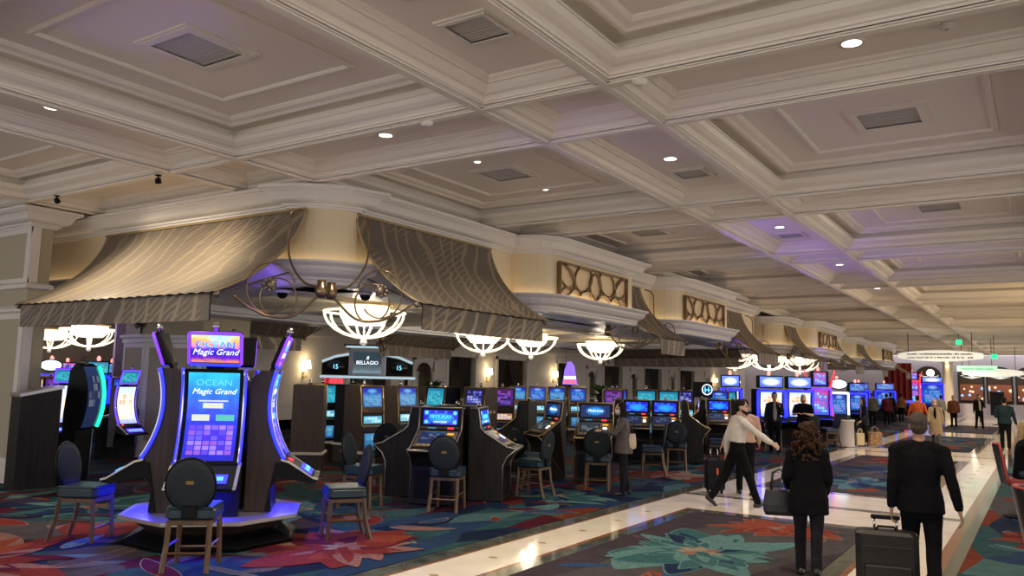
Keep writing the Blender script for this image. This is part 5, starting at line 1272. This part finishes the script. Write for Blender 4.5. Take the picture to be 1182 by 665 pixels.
g2 = person('bald person in a black printed t-shirt holding something at the waist', -6.0, 24.9, -85, 1.76, ((3, 2), (-3, 2)), ((25, 14, 75, 35), (25, 14, 75, 35)), 0, ('black', .03, .86), 'black', ('bald', 'black'), SKIN2, vox=.02, bare_arms=True, wide=1.15, beard='grey')
pw = person('person in a dark coat and pink top walking with a patterned shopping bag', -5.2, 29.9, 215, 1.66, ((8, 4), (-8, 12)), ((5, 8, 40, 0), (5, 12, 10, 0)), 2, ('navy', .05, .74), 'black', ('long', 'black'), SKIN2, open_front='pink', vox=.02, female=True)
bl = person('person in a long tan coat and black top wearing a mask, walking toward the camera', -3.25, 32.1, -88, 1.66, ((10, 3), (-10, 14)), ((-6, 10, 12, 0), (8, 10, 14, 0)), 0, ('tan', .06, .42), 'grey', ('long', 'blonde'), SKIN2, open_front='black', vox=.02, female=True, mask=True, shoe=M_sole)
org = person('person in an orange and black jacket walking away behind the foreground man', -4.2, 35.5, 95, 1.75, ((6, 4), (-8, 12)), ((5, 16, 20, 0), (-5, 16, 20, 0)), 0, ('orange', .03, .90), 'black', ('short', 'brown'), SKIN, vox=.025, wide=1.2)
rm = person('person in a dark teal jacket standing with feet apart on the marble, back turned', -1.15, 31.8, 92, 1.80, ((3, 2), (-4, 4)), ((4, 10, 70, 30), (0, 12, 10, 0)), 0, ('teal', .02, .86), 'black', ('short', 'black'), SKIN, vox=.02, wide=1.1)
person('person in a rust brown jacket and dark shorts, far along the aisle', -4.0, 48.0, -80, 1.72, ((3, 3), (-3, 3)), None, 0, ('brown', .05, .80), 'black', ('short', 'brown'), SKIN, vox=.03, wide=1.15)
person('person in a black suit standing with legs apart, far along the aisle', -2.85, 48.1, -60, 1.82, ((10, 2), (-10, 2)), ((20, 10, 70, 30), (0, 10, 10, 0)), 0, ('black', .02, .84), 'black', ('short', 'black'), SKIN, vox=.03, open_front='tan')
person('person in pale grey walking between the rust jacket and the tan coat', -4.9, 51.5, 90, 1.7, ((8, 4), (-8, 10)), None, 0, ('lightgrey', .03, .85), 'grey', ('short', 'black'), SKIN, vox=.03)
person('person in a mustard top walking in the dark crowd', -7.1, 52.6, 85, 1.74, ((8, 4), (-8, 10)), None, 0, ('mustard', .03, .88), 'black', ('short', 'black'), SKIN3, vox=.03)
person('person in an olive jacket at the slots, in the dark crowd', -7.5, 45.5, 120, 1.76, ((2, 2), (-2, 2)), None, 0, ('olive', .04, .80), 'black', ('short', 'grey'), SKIN, vox=.03, wide=1.25)
person('person in maroon beside the olive jacket in the dark crowd', -6.95, 46.4, 100, 1.74, ((2, 2), (-2, 2)), None, 0, ('maroon', .04, .80), 'black', ('short', 'black'), SKIN, vox=.03)
person('person in black just ahead of the mustard top in the crowd', -7.2, 49.5, 100, 1.78, ((8, 2), (-8, 8)), None, 0, ('black', .03, .84), 'black', ('short', 'black'), SKIN3, vox=.03)
person('small dark figure by the white-edged tall slot', -8.3, 43.5, 60, 1.70, ((2, 2), (-2, 2)), None, 0, ('charcoal', .03, .84), 'black', ('short', 'black'), SKIN, vox=.03)
person('person in navy near the end wall windows', -3.5, 58.5, -90, 1.75, ((2, 2), (-2, 2)), None, 0, ('navy', .03, .84), 'olive', ('short', 'brown'), SKIN2, vox=.03)

# luggage and bags
def suitcase(name, label, x, y, rz, w_, d_, h_, mt, handle_h, spinner=True, tagc=None):
    t = thing(name, label, 'suitcase', (x, y, 0), rz)
    mb = MB(); mb.box(-w_ / 2, w_ / 2, -d_ / 2, d_ / 2, .06, h_, 0, None, .05); mb.build('shell', mt, t)
    for k in (-.28, 0, .28):
        mb = MB(); mb.box(-w_ / 2 + .06 + 0, w_ / 2 - .06, -d_ / 2 - .012, -d_ / 2 + .01, h_ * (.5 + k) - .01, h_ * (.5 + k) + .01, 0, None, .004); mb.build('rib', mt, t)
    mb = MB(); mb.box(-w_ * .38, w_ * .38, -d_ / 2 - .03, -d_ / 2 + .01, .12, h_ * .52, 0, None, .015); mb.build('front_pocket', mt, t)
    mb = MB()
    for s in (-1, 1): mb.tube([(s * w_ * .18, d_ * .3, h_ - .02), (s * w_ * .18, d_ * .3, handle_h)], .011, 8)
    mb.build('handle_post', M_chrome, t)
    mb = MB(); mb.box(-w_ * .18 - .03, w_ * .18 + .03, d_ * .3 - .018, d_ * .3 + .018, handle_h - .01, handle_h + .03, 0, None, .01); mb.build('pull_grip', M_dark, t)
    mb = MB(); mb.tube([(-.09, 0, h_ - .005), (-.07, 0, h_ + .03), (.07, 0, h_ + .03), (.09, 0, h_ - .005)], .012, 6); mb.build('top_handle', M_dark, t)
    for sx in (-1, 1):
        for sy in (-1, 1):
            mb = MB(); mb.lathe([(.012, -.014), (.032, -.014), (.036, -.008), (.036, .008), (.032, .014), (.012, .014)], 14, 0, T(sx * (w_ / 2 - .06), sy * (d_ / 2 - .05), .036) @ RY(PI / 2)); mb.box(sx * (w_ / 2 - .06) - .02, sx * (w_ / 2 - .06) + .02, sy * (d_ / 2 - .05) - .02, sy * (d_ / 2 - .05) + .02, .045, .075); mb.build('wheel', M_dark, t)
    if tagc: mb = MB(); mb.box(w_ * .05, w_ * .15, -d_ / 2 - .045, -d_ / 2 - .035, h_ * .55, h_ * .74, 0, None, .008); mb.build('luggage_tag', tagc, t)
    return t
M_nylon = mat('black_nylon', (.016, .013, .011), .5, spec=.3, noise_amt=.3, noise_scale=30, bump=.15)
h0 = hands(man)[0]
suitcase('suitcase', 'black wheeled suitcase with a chrome pull handle, beside the man in the black jacket', h0.x - .03, h0.y - .10, R(12), .54, .26, .63, M_nylon, h0.z - .0)
h1 = hands(peach)[0]
suitcase('suitcase', 'upright black suitcase with an orange tag, at the edge of the carpet', -5.10, 14.55, R(25), .36, .25, .62, mat('navy_nylon', (.008, .009, .012), .6, spec=.2), max(.8, h1.z), tagc=mat('orange_tag', (.7, .12, .03), .5))
def handbag(label, p, rz, w_, d_, h_, mt, strap_h, name='handbag', taper=.85, strap=None):
    t = thing(name, label, 'bag', p, rz)
    rs = []
    for q, z in ((.9, 0), (1, .04), (1, h_ * .4), (taper, h_ * .95), (taper * .9, h_)):
        rs.append([(w_ / 2 * q * cx_, d_ / 2 * q * cy_, z) for cx_, cy_ in ((-.8, -1), (.8, -1), (1, -.7), (1, .7), (.8, 1), (-.8, 1), (-1, .7), (-1, -.7))])
    mb = MB(); mb.rings(rs); mb.build('bag_body', mt, t)
    for s in (-1, 1):
        mb = MB(); mb.tube([(-w_ * .27, s * d_ * .36, h_ * .8), (-w_ * .2, s * d_ * .3, h_ + strap_h * .8), (0, s * .012, h_ + strap_h), (w_ * .2, s * d_ * .3, h_ + strap_h * .8), (w_ * .27, s * d_ * .36, h_ * .8)], .010, 6); mb.build('strap', strap or mt, t)
    return t
M_leather = mat('black_leather', (.012, .010, .010), .35)
hw = hands(woman)[0]
handbag('black leather tote hanging from the arm of the curly-haired woman', (hw.x - .10, hw.y - .02, .56), R(20), .34, .16, .27, M_leather, .22)
handbag('tan shoulder bag carried by the woman in the grey cardigan', (-6.15, 13.20, .80), R(100), .36, .14, .26, mat('tan_canvas', (.52, .42, .28), .6), .22, strap=M_leather)
hp = hands(pw)[1]
handbag('patterned paper shopping bag held by the woman in the dark coat', (-4.85, 29.75, .06), R(30), .42, .2, .44, mat('patterned_paper', (.28, .16, .08), .7, noise_amt=.7, noise_scale=12), .18, 'shopping_bag', 1.0)
handbag('pale paper shopping bag beside the patterned one', (-5.25, 29.35, .06), R(30), .26, .16, .40, mat('pale_paper', (.55, .45, .28), .7), .15, 'shopping_bag', 1.0)

# ------------------------------------------------------------------ far slots, signs and end of the hall
def tall_slot(name, label, x, y, d, W=.92, h=2.3, led=None, scr=None, top=None, topkind='box', group=None):
    t = thing(name, label, 'slot machine', (x, y, .0105), az(d), group); hw = W / 2
    mb = MB(); mb.prism([(-.4, .02), (.25, .02), (.25, .55), (.50, .72), (.52, .78), (.28, .92), (.22, 1.3), (.26, h - .45), (-.4, h - .45)], -hw, hw, 'x'); mb.build('cabinet', M_dark, t)
    mb = MB(); mb.grid(lambda u, v: ((hw - .14) * (1 - 2 * u), .285 - .05 * math.sin(PI * v), .95 + (h - 1.5) * v), 1, 8); mb.build('screen', scr or S_white, t)
    for sx in (-1, 1): mb = MB(); mb.tube([(sx * (hw - .05), .28, .92), (sx * (hw - .05), .245, 1.3), (sx * (hw - .05), .285, h - .5)], .045, 6); mb.build('led_strip', led or G_blue, t)
    mb = MB(); mb.tube([(-hw + .05, .285, h - .5), (hw - .05, .285, h - .5)], .045, 6); mb.build('led_strip', led or G_blue, t)
    mb = MB(); mb.box(-hw + .12, hw - .12, .36, .5, .78, .80, 0, T(0, 0, 0)); mb.build('button_deck', G_blue, t)
    if topkind == 'box':
        mb = MB(); mb.box(-hw + .08, hw - .08, -.1, .24, h - .42, h, 0, None, .03); tp = mb.build('topper', M_dark, t)
        mb = MB(); mb.grid(lambda u, v: ((hw - .12) * (1 - 2 * u), .246, h - .38 + .34 * v), 1, 1); mb.build('topper_screen', top or S_topwhite, tp)
    elif topkind == 'oval':
        mb = MB(); mb.lathe([(.001, .04), (.34, .04), (.36, 0), (.34, -.05), (.001, -.05)], 26, 0, T(0, .18, h - .16) @ RX(R(-90)) @ Matrix.Diagonal((1, .58, 1, 1))); tp = mb.build('topper', M_dark, t)
        mb = MB(); mb.lathe([(.001, .046), (.31, .046), (.31, .04)], 26, 0, T(0, .18, h - .16) @ RX(R(-90)) @ Matrix.Diagonal((1, .55, 1, 1)), False); mb.build('topper_screen', glow('oval_white', (.75, .85, 1), 1.8), tp)
    else:
        mb = MB(); mb.box(-hw + .1, hw - .1, -.1, .22, h - .42, h + .15, 0, None, .03); tp = mb.build('topper', M_dark, t)
        mb = MB(); mb.grid(lambda u, v: ((hw - .2) * (1 - 2 * u), .226, h - .36 + .46 * v), 1, 1); mb.build('topper_screen', S_red, tp)
        for sx in (-1, 1): mb = MB(); mb.tube([(sx * (hw + .02), .25, .9), (sx * (hw - .06), .22, 1.4), (sx * (hw - .02), .2, h - .3), (sx * (hw + .14), .16, h + .2)], [.04, .035, .05, .02], 8); mb.build('red_horn', G_red, t)
    mb = MB(); mb.lathe([(.035, 0), (.05, .03), (.06, .09), (.03, .15), (.004, .16)], 12, 0, T(0, 0, h if topkind != 'red' else h + .15)); mb.build('candle_light', glow('red_candle', (1, .25, .2), 2.5), t)
    return t
tall_slot('tall_video_slot', 'narrow view of a tall blue slot by the far inner sconce', -9.0, 27.3, -70, .8, group='tall blue slots')
tall_slot('tall_video_slot', 'tall blue slot with a pale pink screen behind the man with raised hand', -7.74, 27.5, -58, .98, group='tall blue slots')
tall_slot('tall_video_slot', 'tall blue slot with a pale pink screen behind the bald man', -7.05, 28.45, -58, .98, group='tall blue slots')
tall_slot('tall_video_slot', 'tall slot with red horned sides and rows of blue lights', -7.04, 31.5, -62, .85, 2.4, G_blue2, S_red, None, 'red')
tall_slot('tall_video_slot', 'white-edged slot with an oval lit topper behind the pedestal bin', -6.75, 33.3, -62, .78, 2.25, G_whitelt, S_blue2, None, 'oval')
tall_slot('tall_video_slot', 'far blue slot just past the white-edged slot', -7.4, 40.5, -60, .9, 2.2, scr=S_blue2, top=S_blue2)
tall_slot('tall_video_slot', 'far blue slot glowing among the dark crowd', -9.3, 52, -70, 1.2, 2.3, scr=S_blue2, top=S_blue2)
tall_slot('tall_video_slot', 'second far blue slot glowing among the dark crowd', -8.2, 54, -70, 1.2, 2.3, scr=S_blue2, top=S_blue2)
tall_slot('tall_video_slot', 'far red-lit tower slot near the end wall', -8.2, 66.5, -80, 1.1, 3.1, G_red, S_red, S_red, 'red')
tall_slot('tall_video_slot', 'wide far blue slot by the lit column at the end wall', -6.9, 67, -85, 1.5, 2.9, G_blue, S_blue2, S_topwhite)
tall_slot('tall_video_slot', 'second wide far blue slot by the lit column', -9.4, 68.5, -85, 1.4, 2.6, G_blue2, S_blue2, S_blue2)

# busy slots of the side room
tall_slot('side_room_slot', 'slot with a round lit topper over the sloping cap, nearer the pillar', -28.17, 13.74, -30, .8, 2.25, None, S_blue2, S_topwhite, 'oval', 'tall slots in the side room')
tall_slot('side_room_slot', 'second slot with a round lit topper over the sloping cap', -27.69, 14.05, -30, .8, 2.25, None, S_blue2, S_topwhite, 'oval', 'tall slots in the side room')
tall_slot('side_room_slot', 'far slot with a red and white topper under the side room chandelier', -31.29, 16.47, -30, .8, 2.25, G_red, S_red, S_red, 'box', 'tall slots in the side room')
tall_slot('side_room_slot', 'slot with a bright blue monitor between the green strip and the pier', -24.92, 14.09, -30, .8, 2.25, None, S_teal, S_teal, 'box', 'tall slots in the side room')
tall_slot('side_room_slot', 'narrow red and white slot at the edge of the olive pier', -26.64, 15.95, -30, .8, 2.25, G_red, S_red, S_red, 'box', 'tall slots in the side room')
tall_slot('side_room_slot', 'far blue slot seen between the monitor slot and the pier', -28.89, 16.85, -30, .8, 2.25, None, S_blue2, S_blue2, 'box', 'tall slots in the side room')
place(UP['warm'], used4, (-21.28, 10.50, .0105), az(-28), 'warm-screened slot just above the middle of the sloping cap', 'slots in the side room')
place(UP['violet'], used4, (-20.87, 10.77, .0105), az(-28), 'violet slot just above the upper end of the sloping cap', 'slots in the side room')
place(UP['blue'], used4, (-19.43, 9.32, .0105), az(-28), 'blue slot at the pillar edge above the partition', 'slots in the side room')
t = thing('pedestal_bin', 'pale round pedestal bin beside the white-edged slot', 'bin', (-5.68, 28.9, .0))
mb = MB(); mb.lathe([(.33, .01), (.35, .03), (.34, .08), (.33, .82), (.36, .85), (.36, .90), (.30, .91), (.02, .90)], 28); mb.build('body', mat('bin_stone', (.40, .37, .40), .4), t)
MB().lathe([(.22, .905), (.25, .93), (.16, .96), (.02, .965)], 22).build('lid', M_dark, t)

# hanging directory signs
M_sign = mat('lit_sign_face', (.8, .78, .7), .5, emit=(1, .95, .80), es=.62)
M_signink = mat('sign_ink', (.10, .09, .08), .6)
def oval_sign(label, x, y, z, L_, hh, marks, seed):
    t = thing('directory_sign', label, 'hanging sign', (x, y, z), 0)
    n = 24
    def fn(u, v):
        a = (u - .5) * 2; xx = a * L_ / 2; e = hh * (.45 + .55 * (1 - a * a))
        return (xx, -.32 * math.sqrt(max(0, 1 - (a * .98) ** 2)) - .02, (v - .5) * 2 * e - (.0))
    mb = MB(); mb.grid(fn, n, 4); mb.grid(lambda u, v: (fn(u, v)[0], -fn(u, v)[1], fn(u, v)[2]), n, 4, flip=True)
    vs = []; fs = []
    for k in range(n + 1): p = fn(k / n, 1); q = fn(k / n, 0); vs += [p, (p[0], -p[1], p[2]), q, (q[0], -q[1], q[2])]
    for k in range(n): fs += [(4 * k, 4 * k + 4, 4 * k + 5, 4 * k + 1), (4 * k + 2, 4 * k + 3, 4 * k + 7, 4 * k + 6)]
    mb.add(vs, fs, 0); mb.build('lens_body', M_sign, t)
    rg = random.Random(seed); mb = MB()
    for row in range(marks):
        zz3 = .08 - .17 * row; xx = -L_ * .38
        while xx < L_ * .38:
            ln = rg.uniform(.04, .10)
            a = xx / (L_ / 2); yb = -.32 * math.sqrt(max(0, 1 - (a * .98) ** 2)) - .034
            if rg.random() < .86: mb.box(xx, xx + ln * .8, yb - .004, yb, zz3 - .035, zz3 + rg.uniform(.01, .045))
            xx += ln
    if marks: mb.build('lettering', M_signink, t)
    for sx in (-.5, .5): mb = MB(); mb.tube([(sx * L_ * .75, 0, hh * .7), (sx * L_ * .75, 0, ZC - z)], .016, 6); mb.build('hanging_rod', M_dark, t)
oval_sign('long lens-shaped lit directory sign with two lines of dark lettering', -4.27, 45.1, 3.65, 3.75, .27, 2, 1)
oval_sign('second lens-shaped lit sign, lower and partly behind the green one', -2.75, 60.5, 3.15, 3.4, .26, 0, 2)
t = thing('green_sign', 'pale green lit rectangular sign below the long directory sign', 'hanging sign', (-3.0, 50.3, 3.15), 0)
mb = MB(); mb.box(-.95, .95, -.08, .08, -.15, .17, 0, None, .01); mb.build('light_box', mat('green_face', (.6, .8, .65), .5, emit=(.45, .95, .6), es=.9), t)
rg = random.Random(8); mb = MB(); xx = -.75
while xx < .75: ln = rg.uniform(.04, .09); mb.box(xx, xx + ln * .75, -.086, -.081, -.04, .03); xx += ln + (.05 if rg.random() < .15 else 0)
mb.build('lettering', mat('green_ink', (.2, .5, .3), .6, emit=(.2, .6, .3), es=.4), t)
for sx in (-.7, .7): mb = MB(); mb.tube([(sx, 0, .17), (sx, 0, ZC - 3.15)], .014, 6); mb.build('hanging_rod', M_dark, t)
G_exit = glow('exit_green', (.02, .75, .32), 1.6)
for x, y, z, lab in ((-3.45, 45.6, 4.35, 'small green exit sign above the long directory sign'), (-2.05, 47.5, 3.72, 'small green exit sign at the corner of the green panel')):
    t = thing('exit_sign', lab, 'exit sign', (x, y, z), 0)
    mb = MB(); mb.box(-.14, .14, -.03, .03, -.12, .12, 0, None, .008); mb.build('light_box', G_exit, t)
    text('lettering', 'EXIT', .11, M_signink, t, T(0, -.032, 0) @ RX(PI / 2), .002)
    mb = MB(); mb.tube([(0, 0, .12), (0, 0, ZC - z)], .012, 6); mb.build('hanging_rod', M_dark, t)

# casino jackpot sign over the inner rows
t = thing('jackpot_sign', 'dark lit casino sign with a framed BELLAGIO panel and two numbered ovals', 'sign', (-18.9, 19.9, 0), R(37))
M_signgrey = mat('sign_silver', (.36, .36, .42), .35, .5)
mb = MB(); mb.box(-.62, .62, -.12, .12, 1.98, 2.86, 0, None, .02); mb.build('centre_panel', M_signgrey, t)
mb = MB(); mb.grid(lambda u, v: (-.47 + .94 * u, -.126, 2.08 + .70 * v), 1, 1); sp_ = mb.build('panel_screen', screen('slate_panel', [(0, (.18, .30, .36)), (.2, (.08, .14, .17)), (.5, (.02, .04, .05)), (1, (.03, .06, .08))], .9), t)
text('lettering', 'BELLAGIO', .17, G_title, sp_, T(0, -.13, 2.42) @ RX(PI / 2), .003, .95); text('lettering', 'B', .16, G_title, sp_, T(0, -.13, 2.58) @ RX(PI / 2), .003, 1, .3)
mb = MB(); mb.box(-.72, 1.0, -.14, .14, 2.92, 2.98); mb.build('cornice_bar', glow('bar_glow', (.55, .75, .85), .8), t)
mb = MB(); mb.box(-.80, 1.05, -.16, .16, 2.98, 3.03); mb.build('cornice_cap', M_dark, t)
for s in (-1, 1):
    mb = MB(); mb.tube([(s * .62, -.08, 2.70), (s * 1.05, -.08, 2.62), (s * 1.5, -.08, 2.44)], .04, 6); mb.build('wing_bar', glow('bar_glow', (.55, .75, .85), .8), t)
    mb = MB(); mb.prism([(s * .62, 2.0), (s * 1.5, 2.0), (s * 1.5, 2.38), (s * 1.05, 2.56), (s * .62, 2.64)][::s], -.04, .04, 'y'); mb.build('wing_board', M_dark, t)
    mb = MB(); mb.lathe([(.001, .02), (.30, .02), (.30, 0)], 24, 0, T(s * 1.05, -.05, 2.27) @ RX(PI / 2) @ Matrix.Diagonal((1, .68, 1, 1))); ov = mb.build('number_oval', mat('sign_oval', (.01, .01, .012), .3), t)
    text('lettering', '15', .22, glow('number_cyan', (.2, .7, 1), 2), ov, T(s * 1.05, -.08, 2.27) @ RX(PI / 2), .003, .9)
mb = MB(); mb.box(-1.55, 1.6, -.06, .06, 1.90, 1.98); mb.build('lower_bar', glow('bar_glow', (.55, .75, .85), .8), t)
mb = MB(); mb.box(-1.4, -.8, -.05, .02, 1.72, 1.88); mb.build('red_ticker', G_red, t)
for sx in (-1.3, 1.3): mb = MB(); mb.box(sx - .06, sx + .06, -.05, .05, .011, 1.95); mb.build('post', M_dark, t)
t = thing('room_sign', 'white HIGH LIMIT ROOM lettering over dark drapes', 'sign', (XW + .14, 25.9, 0), R(62))
mb = MB(); mb.box(-.95, .95, .0, .06, 3.02, 3.30); mb.build('sign_board', mat('sign_dark', (.03, .02, .018), .5), t)
text('lettering', 'HIGH LIMIT ROOM', .20, glow('letter_white', (1, .95, .85), 1.2), t, T(0, -.004, 3.16) @ RX(PI / 2), .004, 1.0)
t = thing('logo_sign', 'round white-ringed logo sign on a dark slot top', 'sign', (-8.62, 23.6, 1.62), R(35))
mb = MB(); mb.box(-.30, .30, -.02, .04, -.05, .42, 0, None, .01); mb.build('sign_board', M_dark, t)
mb = MB(); mb.tube([(.12 + .15 * math.cos(2 * PI * k / 24), -.04, .19 + .15 * math.sin(2 * PI * k / 24)) for k in range(24)], .014, 6, closed=True); mb.build('ring', G_whitelt, t)
mb = MB(); mb.box(.02, .22, -.05, -.03, .16, .20); mb.box(.05, .08, -.05, -.03, .10, .27); mb.box(.15, .18, -.05, -.03, .10, .27); mb.build('emblem', G_cyan, t)
t = thing('tower_display', 'small red, white and blue lit tapering display beside the second sconce', 'display', (-14.9, 26.6, 0), R(30))
mb = MB(); mb.box(-.06, .06, -.06, .06, .011, 1.85); mb.build('post', M_dark, t)
mb = MB(); mb.prism([(-.28, 1.85), (.28, 1.85), (.22, 2.2), (.16, 2.55), (.06, 2.7), (-.10, 2.7), (-.2, 2.4)], -.06, .06, 'y'); mb.build('display_body', glow('display_violet', (.25, .12, .9), 1.4), t)
mb = MB(); mb.box(-.24, .24, -.075, -.062, 1.88, 2.02); mb.build('display_band', glow('display_red', (1, .12, .25), 1.4), t)
mb = MB(); mb.box(-.22, .22, -.075, -.062, 2.05, 2.16); mb.build('display_band', G_whitelt, t)
def plant(label, x, y, z0_):
    t = thing('potted_plant', label, 'plant', (x, y, 0), 0); rg = random.Random(int(x * 10))
    mb = MB(); mb.lathe([(.16, .011), (.2, .3), (.24, z0_ - .1), (.26, z0_), (.22, z0_), (.2, z0_ - .05)], 18); mb.build('planter', M_darkwood, t)
    mb = MB()
    for k in range(60):
        a = rg.uniform(0, 2 * PI); e = rg.uniform(.2, 1.2); ln = rg.uniform(.35, .7); d = V(math.cos(a) * math.cos(e), math.sin(a) * math.cos(e), math.sin(e)); w_ = d.cross(V(0, 0, 1)).normalized() * .05
        b = V(0, 0, z0_ - .03); m_ = b + d * ln * .6; e_ = b + d * ln + V(0, 0, -.15 * ln)
        mb.add([tuple(b), tuple(m_ + w_), tuple(e_), tuple(m_ - w_)], [(0, 1, 2, 3)])
    mb.build('leaves', mat('plant_leaf', (.02, .06, .02), .5), t)
plant('potted plant in front of the arched niche', -20.2, 25.0, 1.5); plant('potted plant by the narrow dark drapes', -13.2, 26.0, 1.5)

# end of the hall: lit column, shop windows, red drape, totem
t = thing('lit_column', 'round column washed by a warm lamp at the end wall', 'column', (-6.45, 73.8, 0)); mb = MB(); mb.lathe([(.5, 0), (.5, .3), (.38, .36), (.36, 4.1), (.46, 4.2), (.5, 4.4), (.5, 4.8)], 24); mb.build('shaft', M_cream, t)
lamp('SPOT', (-6.45, 73.0, 4.7), 700, (1, .8, .5), .1, None, (0, .25, -1), 1.0)
rg = random.Random(4)
for cx, wd in arch_c:
    t = thing('shop_display', {-8.0: 'shop display with warm lamps behind the arched window by the red tower slot', -4.92: 'shop display with lamps behind the arched window beside the lit column', -2.94: 'shop display with a glowing counter behind the arched window past the stand sign', -.95: 'shop display behind the last arched window at the picture edge'}[cx], 'shop display', (cx, YE + 1.6, 0))
    mb = MB(); mb.box(-.9, .9, -.4, .4, 0, 1.2, 0, None, .03); mb.build('counter', mat('shop_counter', (.25, .14, .08), .5), t)
    for k in range(9):
        mb = MB(); mb.ball((rg.uniform(-.85, .85), rg.uniform(-.9, .3), rg.uniform(1.3, 2.3)), rg.uniform(.07, .14), 10); mb.build('shop_lamp', glow('shop_warm', (1, .55, .3), 2.5) if k % 3 else glow('shop_cool', (.4, .6, 1), 1.8), t)
    mb = MB(); mb.box(-.95, .95, .5, .6, .9, 2.5); mb.build('back_panel', mat('shop_back', (.3, .1, .06), .6, emit=(.8, .25, .12), es=.25), t)
    mb = MB(); mb.tube([(-.8, -.2, 3.2), (0, -.5, 3.0), (.8, -.2, 3.2)], .06, 6); mb.build('shop_chandelier', glow('shop_white', (1, .9, .75), 1.5), t)
    lamp('POINT', (cx, YE + 1.6, 3.4), 60, (1, .7, .5), .3)
t = thing('red_drape', 'deep red drape hanging by the third pavilion end', 'curtain', (-8.6, 62.6, 0)); mb = MB(); mb.grid(lambda u, v: (-.9 + 1.8 * u, .08 * math.sin(u * 30), 1.2 + 2.6 * v), 40, 4); mb.build('drape_panel', mat('red_velvet', (.28, .02, .02), .7), t)
t = thing('stand_sign', 'dark upright stand sign beyond the man in the teal jacket', 'sign stand', (-2.36, 56.0, 0), R(10)); mb = MB(); mb.box(-.36, .36, -.06, .06, .55, 1.95, 0, None, .02); mb.build('sign_board', M_dark, t); mb = MB(); mb.tube([(0, 0, .03), (0, 0, .6)], .04, 8); mb.lathe([(.02, .05), (.3, .03), (.3, .0)], 18); mb.build('stand_foot', M_dark, t)
for x, y, z, e in ((-4.1, 40, 4.9, 0),): pass

# seats and the seated person at the right edge
def swivel(label, x, y, deg):
    t = thing('swivel_chair', label, 'chair', (x, y, .0105), az(deg), 'black swivel chairs with red edges')
    mb = MB(); mb.lathe([(.27, 0), (.28, .02), (.25, .035), (.05, .06), (.035, .08), (.035, .5)], 22); mb.build('pedestal', M_dark, t)
    mb = MB(); mb.box(-.24, .24, -.22, .25, .50, .60, 0, None, .04); mb.build('seat', mat('red_vinyl', (.24, .03, .025), .4), t)
    M_shell = mat('black_shell', (.012, .012, .014), .35)
    def fn(u, v):
        a = (u - .5) * 2.2; w_ = .26 * (1 - .25 * max(0, v - .55) ** 2 * 4)
        return (w_ * math.sin(a) / math.sin(1.1), -.24 - .10 * v + .10 * (1 - math.cos(a)) * 1.4, .52 + .60 * v)
    mb = MB(); mb.grid(fn, 12, 8); mb.grid(lambda u, v: (fn(u, v)[0], fn(u, v)[1] - .045, fn(u, v)[2]), 12, 8, flip=True); mb.build('backrest', M_shell, t)
    rim = [fn(0, k / 8) for k in range(9)] + [fn(k / 12, 1) for k in range(1, 13)] + [fn(1, 1 - k / 8) for k in range(1, 9)]
    mb = MB(); mb.tube([(p[0], p[1] - .022, p[2]) for p in rim], .02, 6); mb.build('red_edge', mat('red_piping', (.38, .035, .03), .4), t)
    mb = MB(); mb.tube([(-.2, .30, .22), (0, .33, .2), (.2, .30, .22)], .016, 6); mb.tube([(0, .33, .2), (0, .05, .25)], .014, 6); mb.build('footrest', M_dark, t)
swivel('black swivel chair with red edges holding the seated person', -.36, 15.1, 5)
swivel('black swivel chair with a red edge cut off by the frame, close to the camera', .10, 8.45, 5)
person('seated person with fair hair, dark top and jeans in the red-edged swivel chair', -.34, 15.1, 5, 1.7, ((82, 80), (76, 88)), ((35, 8, 50, 20), (35, 8, 50, 20)), 4, ('black', .02, .9), 'jean', ('long', 'blonde'), SKIN2, vox=.016, seated=.70, female=True)
